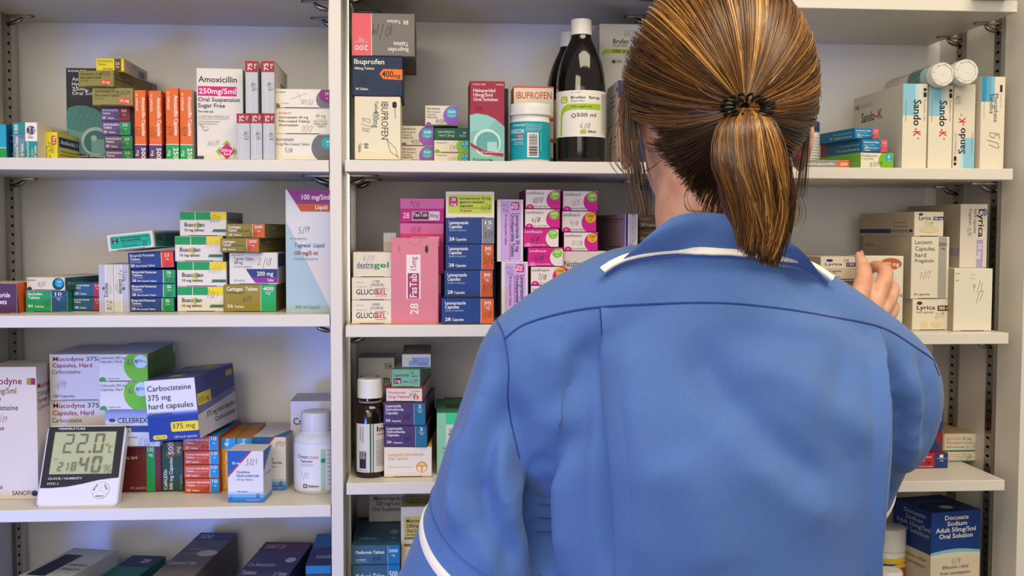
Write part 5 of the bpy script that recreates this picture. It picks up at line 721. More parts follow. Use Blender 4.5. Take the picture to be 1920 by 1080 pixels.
# ---- digital thermometer leaning back on the third left shelf
Yb, Yt = .012, .062
zb = TOPZ('L3')+.0003
bl = at(66, 944, Yb); br = at(219, 944, Yb); wd = br.x-bl.x
zt = at(163, 797, Yt).z
up = Vector((0, Yt-Yb, zt-zb)); Hh = up.length; lean = math.atan2(Yt-Yb, zt-zb)
root = thing('thermometer_clock', 'white and black digital thermometer with a large grey green display, leaning back', 'thermometer', ((bl.x+br.x)/2, Yb, zb))
root.rotation_euler = (-lean, 0, 0)
def rounded(mb, x0, x1, z0, z1, y0, y1, r, mt, n=7, ch=.0):
    pts = []
    for cx, cz, a0 in ((x1-r, z1-r, 0), (x0+r, z1-r, 90), (x0+r, z0+r, 180), (x1-r, z0+r, 270)):
        pts += [(cx+r*cos(radians(a0+90*i/n)), cz+r*sin(radians(a0+90*i/n))) for i in range(n+1)]
    k = len(pts); cx, cz = (x0+x1)/2, (z0+z1)/2
    def sh(p, c): return (p[0]-(c if p[0] > cx else -c), p[1]-(c if p[1] > cz else -c))
    rings = [(y0, ch), (y0+ch, 0), (y1-ch, 0), (y1, ch)]; vs = []
    for y, c in rings: vs += [(q[0], y, q[1]) for q in (sh(p, c) for p in pts)]
    fs = [tuple(range(k)), tuple(range(3*k, 4*k))[::-1]]+[(j*k+i, j*k+(i+1) % k, (j+1)*k+(i+1) % k, (j+1)*k+i) for j in range(3) for i in range(k)]
    mb.add(vs, fs, mt)
m = MB(); rounded(m, -wd/2, wd/2, 0, Hh, 0, .016, .007, mat('e4e4f2', .3), ch=.0016); m.build('housing', root)
m = MB(); i = .0022
draw(m, THERMO, lambda a, b, o: (-wd/2+i+a*(wd-2*i), -.0004-o, i+(Hh-2*i)*(1-b)), wd-2*i, Hh-2*i, rough=.3)
o = m.build('display_panel', root); o['label'] = 'black front panel around a grey green liquid crystal display'
m = MB(); r = Hh*.1; cx, cz = wd*.275, Hh*.19
vs = [(cx+r*cos(2*pi*k/40), -.0012, cz+r*sin(2*pi*k/40)) for k in range(40)]+[(cx+r*1.04*cos(2*pi*k/40), 0, cz+r*1.04*sin(2*pi*k/40)) for k in range(40)]
m.add(vs, [tuple(range(40))]+[(k, (k+1) % 40, 40+(k+1) % 40, 40+k) for k in range(40)], mat('dcdce8', .3))
for els, an in ((DIAL, 0), (DIALM, 60), (DIALA, -60)):
    ca, sa = cos(radians(an)), sin(radians(an))
    draw(m, els, lambda a, b, o: (cx+2*r*((a-.5)*ca-(.5-b)*sa), -.0013-o-(.0005 if an else 0), cz+2*r*((a-.5)*sa+(.5-b)*ca)), 2*r, 2*r)
o = m.build('button_dial', root); o['label'] = 'round three part push button dial'
m = MB(); m.box(-.012, .012, .016, .0185, Hh*.12, Hh*.62, mat('d0d0dc', .35)); m.build('stand_leg', root)
# ------------------------------------------------------------ the nurse, seen from behind
def blob(mb, c, r, n=24, rot=None):
    vs = []; c = Vector(c); M = rot or Matrix.Identity(3)
    for j in range(1, n//2):
        th = pi*j/(n//2)
        for i in range(n):
            ph = 2*pi*i/n; vs.append(c+M @ Vector((r[0]*sin(th)*cos(ph), r[1]*sin(th)*sin(ph), r[2]*cos(th))))
    k = len(vs); vs += [c+M @ Vector((0, 0, r[2])), c+M @ Vector((0, 0, -r[2]))]; R_ = n//2-1
    fs = [(j*n+i, (j+1)*n+i, (j+1)*n+(i+1) % n, j*n+(i+1) % n) for j in range(R_-1) for i in range(n)]
    fs += [(k, i, (i+1) % n) for i in range(n)]+[(k+1, (R_-1)*n+(i+1) % n, (R_-1)*n+i) for i in range(n)]
    mb.add(vs, fs, SKIN, True)
def limb(mb, pts, rads, n=20, sub=6):
    """round-ended tapering limb through joints, smoothly bent"""
    P_ = [Vector(p) for p in pts]; out = []; rr = []
    for i in range(len(P_)-1):
        p0 = P_[max(i-1, 0)]; p1 = P_[i]; p2 = P_[i+1]; p3 = P_[min(i+2, len(P_)-1)]
        for j in range(sub):
            t = j/sub; out.append(.5*(2*p1+(p2-p0)*t+(2*p0-5*p1+4*p2-p3)*t*t+(3*p1-p0-3*p2+p3)*t**3)); rr.append(rads[i]+(rads[i+1]-rads[i])*(3*t*t-2*t**3))
    out.append(P_[-1]); rr.append(rads[-1])
    d0 = (out[0]-out[1]).normalized(); d1 = (out[-1]-out[-2]).normalized(); A = []; RA = []
    for a in (80, 55, 30): A.append(out[0]+d0*rr[0]*sin(radians(a))); RA.append(rr[0]*cos(radians(a)))
    A += out; RA += rr
    for a in (30, 55, 80): A.append(out[-1]+d1*rr[-1]*sin(radians(a))); RA.append(rr[-1]*cos(radians(a)))
    mb.tube(A, RA, SKIN, n)
def loft(mb, rings, n=48, mt=None, e=2.3, caps=True):
    """stack of superellipse sections (x, y, z, half width, half depth)"""
    vs = []
    for (x, y, z, a, b) in rings:
        for i in range(n):
            t = 2*pi*i/n; c, s = cos(t), sin(t)
            vs.append((x+a*math.copysign(abs(c)**(2/e), c), y+b*math.copysign(abs(s)**(2/e), s), z))
    fs = [(j*n+i, j*n+(i+1) % n, (j+1)*n+(i+1) % n, (j+1)*n+i) for j in range(len(rings)-1) for i in range(n)]
    if caps: fs += [tuple(range(n))[::-1], tuple((len(rings)-1)*n+i for i in range(n))]
    mb.add(vs, fs, mt or SKIN, True)
def fuse(mb, voxel, smooth, mt):
    """one continuous skin over overlapping volumes"""
    me = bpy.data.meshes.new('tmp'); me.from_pydata(mb.v, [], mb.f); o = bpy.data.objects.new('tmp', me); COL.objects.link(o)
    md = o.modifiers.new('r', 'REMESH'); md.mode = 'VOXEL'; md.voxel_size = voxel; md.use_smooth_shade = True
    sm = o.modifiers.new('s', 'SMOOTH'); sm.iterations = smooth; sm.factor = .5
    bpy.context.view_layer.update(); dg = bpy.context.evaluated_depsgraph_get()
    m2 = bpy.data.meshes.new_from_object(o.evaluated_get(dg)); bpy.data.objects.remove(o); bpy.data.meshes.remove(me)
    m2.materials.clear(); m2.materials.append(mt); m2.polygons.foreach_set('use_smooth', [True]*len(m2.polygons)); m2.polygons.foreach_set('material_index', [0]*len(m2.polygons))
    return m2
def skin_material():
    m = bpy.data.materials.new('skin'); m.use_nodes = True; nt = m.node_tree; b = nt.nodes['Principled BSDF']
    tc = nt.nodes.new('ShaderNodeTexCoord'); nz = nt.nodes.new('ShaderNodeTexNoise'); nz.inputs['Scale'].default_value = 45; nz.inputs['Detail'].default_value = 4
    rp = nt.nodes.new('ShaderNodeValToRGB'); rp.color_ramp.elements[0].color = srgb('cf8f72'); rp.color_ramp.elements[1].color = srgb('e6b498'); rp.color_ramp.elements[0].position = .3; rp.color_ramp.elements[1].position = .7
    nt.links.new(tc.outputs['Object'], nz.inputs['Vector']); nt.links.new(nz.outputs['Fac'], rp.inputs['Fac']); nt.links.new(rp.outputs['Color'], b.inputs['Base Color'])
    b.inputs['Roughness'].default_value = .48; b.inputs['Subsurface Weight'].default_value = .12; b.inputs['Subsurface Radius'].default_value = (.01, .004, .002); b.inputs['Subsurface Scale'].default_value = .5
    n2 = nt.nodes.new('ShaderNodeTexNoise'); n2.inputs['Scale'].default_value = 500; bp = nt.nodes.new('ShaderNodeBump'); bp.inputs['Strength'].default_value = .15; bp.inputs['Distance'].default_value = .0006
    nt.links.new(tc.outputs['Object'], n2.inputs['Vector']); nt.links.new(n2.outputs['Fac'], bp.inputs['Height']); nt.links.new(bp.outputs['Normal'], b.inputs['Normal'])
    return m
def cloth_material(name, ca, cb):
    m = bpy.data.materials.new(name); m.use_nodes = True; nt = m.node_tree; b = nt.nodes['Principled BSDF']
    tc = nt.nodes.new('ShaderNodeTexCoord'); nz = nt.nodes.new('ShaderNodeTexNoise'); nz.inputs['Scale'].default_value = 300; nz.inputs['Detail'].default_value = 5
    rp = nt.nodes.new('ShaderNodeValToRGB'); rp.color_ramp.elements[0].color = srgb(ca); rp.color_ramp.elements[1].color = srgb(cb); rp.color_ramp.elements[0].position = .3; rp.color_ramp.elements[1].position = .7
    nt.links.new(tc.outputs['Object'], nz.inputs['Vector']); nt.links.new(nz.outputs['Fac'], rp.inputs['Fac']); nt.links.new(rp.outputs['Color'], b.inputs['Base Color'])
    b.inputs['Roughness'].default_value = .8; b.inputs['Specular IOR Level'].default_value = .25; b.inputs['Sheen Weight'].default_value = .15
    wv = nt.nodes.new('ShaderNodeTexWave'); wv.inputs['Scale'].default_value = 500; wv.inputs['Distortion'].default_value = 1.5
    n2 = nt.nodes.new('ShaderNodeTexNoise'); n2.inputs['Scale'].default_value = 28; n2.inputs['Detail'].default_value = 3
    ad = nt.nodes.new('ShaderNodeMath'); ad.operation = 'MULTIPLY_ADD'; ad.inputs[1].default_value = .12
    bp = nt.nodes.new('ShaderNodeBump'); bp.inputs['Strength'].default_value = .35; bp.inputs['Distance'].default_value = .002
    nt.links.new(tc.outputs['Object'], wv.inputs['Vector']); nt.links.new(tc.outputs['Object'], n2.inputs['Vector'])
    nt.links.new(wv.outputs['Fac'], ad.inputs[0]); nt.links.new(n2.outputs['Fac'], ad.inputs[2]); nt.links.new(ad.outputs[0], bp.inputs['Height']); nt.links.new(bp.outputs['Normal'], b.inputs['Normal'])
    return m
SKIN = skin_material(); BLUE = cloth_material('blue_cotton', '4a6cab', '4e71af'); PIPE = cloth_material('white_piping', 'e9e2d6', 'f2ece2'); THREAD = cloth_material('hem_thread', '355a9a', '3b61a2'); SEAM_SHADE = cloth_material('blue_seam_shade', '1f3a7c', '24428a')  # seam blue is darkened to paint the shade of the stitched grooves
HC = at(1345, 172, -.36)                                   # middle of the head
NK = at(1335, 430, -.355)
JL = at(1004, 676, -.355); JR = at(1652, 712, -.325)          # shoulder joints
ELL = at(858, 1180, -.33)                                    # left elbow, below the picture
ELR = Vector((.452, -.165, 1.105)); WRR = at(1614, 622, -.078)
# --- body: one continuous surface
m = MB()
blob(m, HC+Vector((0, .0, .004)), (.079, .094, .100), 32)
blob(m, HC+Vector((0, .045, -.055)), (.058, .055, .070), 28)
blob(m, HC+Vector((0, .102, -.028)), (.011, .016, .020), 16); blob(m, HC+Vector((0, .094, .0)), (.008, .012, .024), 16)
blob(m, HC+Vector((0, .092, -.066)), (.022, .010, .006), 16); blob(m, HC+Vector((0, .09, -.075)), (.019, .010, .006), 16); blob(m, HC+Vector((0, .08, -.108)), (.02, .02, .016), 16)
for s in (-1, 1):
    blob(m, HC+Vector((s*.03, .078, .008)), (.020, .018, .010), 16)
    blob(m, HC+Vector((s*.0865, .012, -.038)), (.0065, .017, .030), 16, Matrix.Rotation(s*.25, 3, 'Z')); blob(m, HC+Vector((s*.084, .010, -.062)), (.005, .010, .012), 14)
limb(m, [HC+Vector((0, -.008, -.05)), NK+Vector((0, 0, .02)), NK+Vector((0, .014, -.035))], [.058, .054, .044], 28)
loft(m, [(NK.x, -.352, z, a, b) for z, a, b in ((.82, .155, .10), (1.0, .13, .09), (1.15, .105, .075), (1.27, .10, .07), (1.33, .085, .06), (1.37, .06, .055), (1.40, .048, .048))])
limb(m, [NK+Vector((0, 0, -.05)), JL+Vector((.02, 0, -.01)), JL+Vector((0, 0, -.03))], [.036, .030, .030])
limb(m, [NK+Vector((0, 0, -.05)), JR+Vector((-.02, 0, -.01)), JR+Vector((0, 0, -.03))], [.036, .030, .030])
limb(m, [JL+Vector((-.006, .01, 0)), (JL+ELL)/2+Vector((-.014, .01, 0)), ELL], [.026, .030, .034])
WRL = ELL+Vector((.05, .13, -.15)); limb(m, [ELL, (ELL+WRL)/2+Vector((-.01, 0, 0)), WRL], [.040, .037, .026])
limb(m, [JR, (JR+ELR)/2, ELR], [.032, .034, .038]); limb(m, [ELR, ELR+(WRR-ELR)*.45, WRR], [.040, .038, .026])
def finger(mb, pts, r): limb(mb, pts, r, 14, 5)
th = [at(1606, 612, -.074), at(1612, 556, -.062), at(1620, 514, -.038), at(1611, 479, -.0085)]
fi = [at(1637, 574, -.058), at(1661, 515, -.036), at(1643, 499, -.006), at(1630, 508, .018)]
fm_ = [at(1646, 594, -.056), at(1673, 545, -.034), at(1655, 537, -.002), at(1631, 543, .020)]
fr = [at(1648, 617, -.052), at(1673, 577, -.03), at(1655, 571, .0), at(1632, 574, .020)]
fp = [at(1645, 638, -.048), at(1664, 606, -.027), at(1648, 601, -.002), at(1633, 603, .014)]
finger(m, th, [.0150, .0120, .0106, .0062]); finger(m, fi, [.0112, .0099, .0078, .0062]); finger(m, fm_, [.0112, .0100, .0080, .0064]); finger(m, fr, [.0108, .0096, .0076, .0062]); finger(m, fp, [.0098, .0082, .0068, .0056])
for q, r in ((fi, .0125), (fm_, .0125), (fr, .012), (fp, .011)): limb(m, [WRR, (WRR+q[0])/2, q[0]], [.020, .0150, r], 14, 4)
blob(m, at(1622, 586, -.058), (.018, .013, .022), 18)
# left hand, below the picture, resting low
for k in range(4):
    b0 = WRL+Vector((-.025+.017*k, .085, -.015)); limb(m, [WRL, (WRL+b0)/2, b0], [.018, .014, .011], 12, 3)
    finger(m, [b0, b0+Vector((0, .036-.004*abs(k-1), -.008)), b0+Vector((0, .054-.004*abs(k-1), -.026)), b0+Vector((0, .056, -.044))], [.0095, .009, .0078, .0062])
finger(m, [WRL+Vector((.018, .02, 0)), WRL+Vector((.042, .05, -.004)), WRL+Vector((.048, .08, -.012)), WRL+Vector((.046, .10, -.02))], [.014, .0115, .0098, .0066])
me = fuse(m, .0026, 3, SKIN)
person = bpy.data.objects.new('person', me); COL.objects.link(person)
tag(person, 'person seen from behind in a blue tunic, brown ponytail, right hand reaching for a carton', 'person')
for s in (-1, 1):
    m = MB(); c = HC+Vector((s*.03, .084, .008)); blob(m, c, (.012, .012, .012), 18); m.mats = [mat('e9e6e2', .2)]; m.build('eye', person)
# nails that show
def nail(a, b, side, r, par):
    d = (b-a).normalized(); s_ = Vector(side); s_ = (s_-d*s_.dot(d)).normalized(); t = d.cross(s_)
    m = MB(); c = b-d*r*.15; vs = []
    for i in range(5):
        for j in range(5):
            u, v = i/2-1, j/2-1; vs.append(c+d*u*r*.75+t*v*r*.62+s_*(r*.97-.28*r*v*v))
    m.add(vs, [(5*i+j, 5*i+j+1, 5*i+j+6, 5*i+j+5) for i in range(4) for j in range(4)], mat('dda58e', .25), True); m.build('fingernail', par)
nail(th[2], th[3], (.55, -.8, .1), .0066, person)
# --- tunic
m = MB()
TX = at(1344, 800, -.355).x
loft(m, [(TX, -.352+max(0, 1.24-z)*.17, z, a, b) for z, a, b in ((.80, .205, .145), (.9, .190, .135), (1.0, .176, .128), (1.1, .165, .124), (1.18, .160, .124), (1.25, .160, .124), (1.30, .160, .118), (1.34, .148, .106), (1.375, .112, .090), (1.395, .080, .078), (1.415, .064, .068), (1.436, .057, .064))], e=2.4)
limb(m, [NK+Vector((-.03, -.012, -.052)), NK.lerp(JL, .55)+Vector((0, -.012, -.006)), JL+Vector((0, 0, -.002)), JL+Vector((-.008, 0, -.05))], [.044, .054, .054, .054], 24)
limb(m, [NK+Vector((.03, -.012, -.056)), NK.lerp(JR, .55)+Vector((0, -.012, -.010)), JR+Vector((0, 0, -.002)), JR+Vector((.004, .01, -.05))], [.044, .052, .055, .054], 24)
HL = JL.lerp(ELL, 1.0); HR = JR.lerp(ELR, .86)
limb(m, [JL, JL.lerp(ELL, .45), HL], [.055, .060, .073], 28)
limb(m, [JR, JR.lerp(ELR, .4), HR], [.054, .056, .054], 28)
me = fuse(m, .0048, 8, BLUE)
# folds and pleats: ridges (+) and valleys (-) pressed into the cloth along lines on the back
FOLDS = [([(1082, 790), (1050, 845), (1032, 900), (1037, 1000), (1030, 1080)], .014, -.013), ([(1066, 850), (1062, 920), (1064, 1040)], .011, .010), ([(870, 800), (850, 900), (868, 1000)], .009, .007), ([(900, 900), (925, 980), (960, 1060)], .009, -.008), ([(890, 930), (900, 1000), (930, 1075)], .008, .006),
         ([(955, 745), (968, 820), (995, 900), (1020, 980), (1038, 1080)], .0135, -.0170), ([(1060, 760), (1050, 830), (1022, 890), (990, 940)], .013, 0.0145), ([(1030, 850), (1012, 900), (1010, 990)], .009, -0.0145), ([(1065, 880), (1058, 980), (1052, 1080)], .012, 0.0087),
         ([(925, 690), (893, 780), (868, 880), (850, 990)], .010, 0.0087), ([(948, 720), (918, 820), (900, 920), (905, 1010)], .010, -0.0101), ([(950, 820), (935, 900), (950, 1000)], .010, 0.0058), ([(1180, 620), (1195, 800), (1205, 1080)], .016, 0.0058), ([(1118, 620), (1126, 800), (1145, 1080)], .008, -0.0101), ([(1040, 640), (1042, 720), (1060, 800)], .013, 0.0072), ([(1090, 640), (1095, 720), (1090, 850)], .012, -0.0058),
         ([(1290, 630), (1360, 740), (1440, 830), (1560, 920)], .017, -.0130), ([(1400, 660), (1510, 730), (1640, 830)], .020, .0090), ([(1360, 780), (1450, 870), (1560, 980)], .022, 0.0058), ([(1640, 640), (1650, 800), (1640, 1080)], .009, 0.0072), ([(1672, 650), (1688, 800), (1676, 900), (1662, 1080)], .008, -0.0130),
         ([(1700, 690), (1718, 770), (1712, 860)], .010, 0.0087), ([(1728, 660), (1742, 740), (1730, 840)], .008, -0.0072), ([(1250, 850), (1300, 950), (1330, 1080)], .025, 0.0058), ([(1600, 650), (1560, 760), (1600, 900)], .016, -0.0058), ([(940, 640), (925, 700), (905, 760)], .008, -0.0058), ([(1320, 600), (1420, 600), (1560, 620)], .010, 0.0029)]
from mathutils.bvhtree import BVHTree
def bvh_of(me): return BVHTree.FromPolygons([v.co for v in me.vertices], [tuple(p.vertices) for p in me.polygons])
tree = bvh_of(me)
def on_cloth(px, py, lift=0.0):
    d = (at(px, py, 0)-CAM).normalized(); h = tree.ray_cast(CAM, d)
    if h[0] is None:
        q = at(px, py, -.36); h = tree.find_nearest(q)
    return h[0]+h[1]*lift
lines = []
for pts, wd, am in FOLDS:
    q = []
    for i in range(len(pts)-1):
        for j in range(6): q.append(on_cloth(pts[i][0]+(pts[i+1][0]-pts[i][0])*j/6, pts[i][1]+(pts[i+1][1]-pts[i][1])*j/6))
    q.append(on_cloth(*pts[-1])); lines.append((q, wd, am))
nrm = [v.normal.copy() for v in me.vertices]
for v in me.vertices:
    co = v.co; dsp = .0016*noise.noise(co*14)
    if co.z > 1.08:
        for q, wd, am in lines:
            dmin = 9; k = 0
            for i in range(len(q)-1):
                ab = q[i+1]-q[i]; t = max(0, min(1, (co-q[i]).dot(ab)/max(ab.length_squared, 1e-9))); d = (co-q[i]-ab*t).length
                if d < dmin: dmin = d; k = (i+t)/(len(q)-1)
            if dmin < 3*wd: dsp += am*math.exp(-(dmin/wd)**2)*min(1, 6*k+.15)*min(1, 6*(1-k)+.35)
    v.co = co+nrm[v.index]*dsp*1.2
bm = bmesh.new(); bm.from_mesh(me)
for it in range(4): bmesh.ops.smooth_vert(bm, verts=bm.verts, factor=.5, use_axis_x=True, use_axis_y=True, use_axis_z=True)
bm.to_mesh(me); bm.free(); me.update(); tree = bvh_of(me)
tunic = bpy.data.objects.new('tunic', me); COL.objects.link(tunic); tunic.parent = person; tunic['label'] = 'mid blue short sleeved work tunic with white piping'
def smooth_px(pts, n=10):
    out = []
    for i in range(len(pts)-1):
        p0 = pts[max(i-1, 0)]; p1 = pts[i]; p2 = pts[i+1]; p3 = pts[min(i+2, len(pts)-1)]
        for j in range(n):
            t = j/n; out.append(tuple(.5*(2*p1[q]+(p2[q]-p0[q])*t+(2*p0[q]-5*p1[q]+4*p2[q]-p3[q])*t*t+(3*p1[q]-p0[q]-3*p2[q]+p3[q])*t**3) for q in range(len(p1))))
    return out+[pts[-1]]
def seam(name, pts, r, mt, lift=.0, par=None):
    m = MB(); m.tube([on_cloth(x, y, lift) for x, y in smooth_px(pts)], r, mt, 8); return m.build(name, par or tunic)
seam('yoke_seam', [(948, 634), (985, 608), (1060, 586), (1150, 574), (1330, 568), (1450, 577), (1546, 592), (1650, 613), (1715, 650), (1753, 678), (1769, 702)], .0011, SEAM_SHADE)
def pleat(pts, sx):
    """a pressed pleat: a lifted edge that sinks back into the cloth on its other side"""
    vs = []; pp = smooth_px(pts)
    for i, (x, y) in enumerate(pp):
        k = min(1, i/5); vs += [on_cloth(x-sx, y, -.0015), on_cloth(x, y, .0008+.0042*k), on_cloth(x+sx*7, y, .0008+.0030*k), on_cloth(x+sx*26, y, -.0004)]
    fs = [(4*i+j, 4*i+j+1, 4*i+j+5, 4*i+j+4) for i in range(len(pp)-1) for j in range(3)]
    m = MB(); m.add(vs, fs, BLUE, True); m.tube([on_cloth(x-sx*1.5, y, .0004) for x, y in pp], .0009, SEAM_SHADE if sx > 0 else THREAD, 6); return m.build('pleat', tunic)  # the dark tube paints the shadow line beside the lifted edge
pleat([(1127, 577), (1133, 650), (1142, 760), (1152, 860), (1160, 960), (1163, 1078)], 1)
pleat([(1648, 618), (1656, 690), (1662, 770), (1660, 860), (1652, 960), (1645, 1078)], -1)
seam('armhole_seam', [(925, 590), (945, 630), (954, 690), (952, 743), (959, 795), (974, 860)], .0008, SEAM_SHADE)
# collar: a flat turned-down collar lying on the shoulders, piped along its outer edge
inner = [(1147, 511), (1188, 472), (1236, 425), (1275, 403), (1335, 399), (1400, 410), (1450, 430), (1482, 453), (1510, 478), (1530, 503), (1541, 521)]
outer = [(1136, 521), (1152, 510), (1180, 498), (1220, 490), (1280, 484), (1340, 483), (1410, 487), (1475, 498), (1518, 515), (1549, 535)]
def ipt(L, t):
    f = t*(len(L)-1); i = min(int(f), len(L)-2); u = f-i; return (L[i][0]+(L[i+1][0]-L[i][0])*u, L[i][1]+(L[i+1][1]-L[i][1])*u)
N = 40; K = 8; si, so = smooth_px(inner), smooth_px(outer); vs = []; edge = []
for i in range(N+1):
    t = i/N; a = ipt(si, t); b = ipt(so, t)
    ow = on_cloth(b[0], b[1], .004)
    # the inner edge stands round the neck
    u = (t-.5)*2; iw = at(a[0], a[1], -.358-.070*math.sqrt(max(0, 1-(u*.93)**2)))
    for j in range(K+1):
        s = j/K; p = iw.lerp(ow, s); p = p+Vector((0, -.17, .10))*sin(pi*s)*min(.06, (iw-ow).length)
        vs.append(p)
    edge.append((ow, (vs[-3]-ow).normalized()))
n0 = len(vs); vs += [v+Vector((0, .0028, -.0018)) for v in vs]; W_ = K+1; fs = []
for i in range(N):
    for j in range(K):
        a = i*W_+j; fs += [(a, a+W_, a+W_+1, a+1), (n0+a, n0+a+1, n0+a+W_+1, n0+a+W_)]
    a = i*W_; fs += [(a, n0+a, n0+a+W_, a+W_), (a+K, a+K+W_, n0+a+K+W_, n0+a+K)]
m = MB(); m.add(vs, fs, BLUE, True); col = m.build('collar', tunic)
def tape(name, pts, side, wd, par, label, lift=.0012, closed=False):
    """flat woven tape along pts, wd wide towards side, standing lift off the cloth"""
    vs = []; n_ = len(pts); prof_ = ((-.05, -.4), (0, .7), (.15, 1), (.85, 1), (1, .7), (1.05, -.4))
    for i, p in enumerate(pts):
        t = (pts[(i+1) % n_ if closed else min(i+1, n_-1)]-pts[(i-1) if (closed or i) else 0]).normalized(); sd = side[i]; sd = (sd-t*sd.dot(t)).normalized(); nn_ = t.cross(sd)
        if nn_.dot(Vector((0, -1, .9))) < 0 and not closed: nn_ = -nn_
        if closed and nn_.dot(p-side_c) < 0: nn_ = -nn_
        vs += [p+sd*wd*a+nn_*lift*b for a, b in prof_]
    k = len(prof_); fs = [(j*k+q, j*k+q+1, ((j+1) % n_)*k+q+1, ((j+1) % n_)*k+q) for j in range(n_ if closed else n_-1) for q in range(k-1)]
    m = MB(); m.add(vs, fs, PIPE, True); o = m.build(name, par); o['label'] = label; return o
side_c = Vector((0, 0, 0))
ep = [e[0] for e in edge]; ns = [tree.find_nearest(p)[1] for p in ep]
ns = [(ns[max(i-2, 0)]+ns[max(i-1, 0)]+ns[i]+ns[min(i+1, N)]+ns[min(i+2, N)]).normalized() for i in range(N+1)]; sd_ = []
for i in range(N+1):
    s_ = ns[i].cross((ep[min(i+1, N)]-ep[max(i-1, 0)]).normalized()); sd_.append(s_ if s_.dot(NK+Vector((0, 0, .05))-ep[i]) > 0 else -s_)
tape('piping', [ep[i]+ns[i]*.0052-sd_[i]*.001 for i in range(N+1)], sd_, .0066, col, 'white piping along the collar edge', .0016)
# sleeve piping: rings round each sleeve a little above the hem
def ring(c, ax, tilt, shift=0.0):
    ax = ax.normalized(); u = ax.orthogonal().normalized(); v = ax.cross(u); out = []
    for i in range(64):
        a = 2*pi*i/64; d = (u*cos(a)+v*sin(a)); st = c+ax*(tilt.dot(d)+shift)
        h = tree.ray_cast(st+d*.085, -d)
        p = h[0] if h[0] is not None and (h[0]-st).length < .085 else st+d*.058
        out.append(((p-st).length, d, st))
    n_ = len(out); rs = [sum(sorted(out[(i+k) % n_][0] for k in (-2, -1, 0, 1, 2))[1:4])/3 for i in range(n_)]
    rs = [(rs[i-1]+rs[i]*2+rs[(i+1) % n_])/4 for i in range(n_)]
    return [st+d*(r+.0006) for r, (_, d, st) in zip(rs, out)]
CUFFL = JL.lerp(ELL, .69); AXL = (ELL-JL).normalized(); side_c = CUFFL
rg = ring(CUFFL, AXL, Vector((.018, -.020, 0)))
tape('piping', rg, [AXL]*len(rg), .0085, tunic, 'white piping round the left sleeve', .0014, True)
rg = ring(CUFFL, AXL, Vector((.018, -.020, 0)), -.021); m = MB(); m.tube(rg, .0006, THREAD, 6, closed=True); m.build('hem_stitch', tunic)
CUFFR = JR.lerp(ELR, .70); AXR = (ELR-JR).normalized(); side_c = CUFFR
rg = ring(CUFFR, AXR, Vector((-.02, 0, 0)))
tape('piping', rg, [AXR]*len(rg), .0085, tunic, 'white piping round the right sleeve', .0014, True)
# trousers and shoes, all below the picture
DARKC = cloth_material('navy_trousers', '1a2238', '202a44'); m = MB(); TRX = TX
loft(m, [(TRX, -.352, z, a, b) for z, a, b in ((.70, .185, .125), (.78, .190, .13), (.86, .185, .125))], mt=DARKC)
for s in (-1, 1): loft(m, [(TRX+s*.098, -.352, z, a, b) for z, a, b in ((.03, .055, .065), (.25, .062, .068), (.45, .07, .075), (.65, .09, .10), (.76, .092, .11))], mt=DARKC)
tm = fuse(m, .008, 4, DARKC); o = bpy.data.objects.new('trousers', tm); COL.objects.link(o); o.parent = person
for s in (-1, 1):
    m = MB(); loft(m, [(TRX+s*.1, -.31, z, a, b) for z, a, b in ((0, .044, .13), (.012, .047, .135), (.03, .046, .13), (.05, .042, .10), (.075, .038, .06))], mt=mat('17171a', .4)); m.build('shoe', person)
# --- hair
def hair_mat(name, c):
    m = bpy.data.materials.new(name); m.use_nodes = True; nt = m.node_tree; b = nt.nodes['Principled BSDF']; b.inputs['Base Color'].default_value = srgb(c); b.inputs['Roughness'].default_value = .38; b.inputs['Specular IOR Level'].default_value = .35
    return m
HM = [hair_mat('hair_%s' % n, c) for n, c in (('umber', '2e1c0e'), ('brown', '482d14'), ('chestnut', '5f3e1c'), ('tawny', '7c5326'), ('honey', 'a37338'), ('gold', 'c89b58'))]
HA = Vector((.0850, .1000, .1065))                       # half sizes of the hair over the skull
TIE = at(1400, 204, -.468)
def hpt(d, off=0.0):
    return HC+Vector((d.x*(HA.x+off), d.y*(HA.y+off), d.z*(HA.z+off)))
def hdir(p): q = p-HC; return Vector((q.x/HA.x, q.y/HA.y, q.z/HA.z)).normalized()
m = MB(); n = 48; vs = []; idx = {}
for j in range(33):
    for i in range(n):
        thh = pi*j/32; ph = 2*pi*i/n; d = Vector((sin(thh)*cos(ph), sin(thh)*sin(ph), cos(thh))); vs.append(hpt(d, -.004))
def covered(p):
    d = hdir(p)
    if d.y > .45+.35*d.z: return False                     # the face
    lim = -.80 if d.y < -.25 else -.80+(d.y+.25)*1.9
    ax = abs(d.x)
    if d.y < .1: lim = -.98+1.15*max(0, ax-.28)
    return d.z > lim
fs = []
for j in range(32):
    for i in range(n):
        q = (j*n+i, j*n+(i+1) % n, (j+1)*n+(i+1) % n, (j+1)*n+i)
        if all(covered(vs[k]) for k in q): fs.append(q)
m.add(vs, fs, HM[0], True); hair = m.build('hair', person); hair['label'] = 'golden brown hair pulled back to a ponytail'
td = hdir(TIE)
def strand(mb, pts, r, mt):
    N_ = len(pts); mb.tube(pts, [r*(.55+.45*min(1, 6*i/N_))*(1 if i < N_-2 else .6) for i in range(N_)], mt, 4)
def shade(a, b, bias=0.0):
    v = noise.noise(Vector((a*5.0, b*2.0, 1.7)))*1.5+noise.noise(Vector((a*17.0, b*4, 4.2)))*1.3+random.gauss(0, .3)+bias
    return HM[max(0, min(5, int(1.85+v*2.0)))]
m = MB(); e1 = td.orthogonal().normalized(); e2 = td.cross(e1)
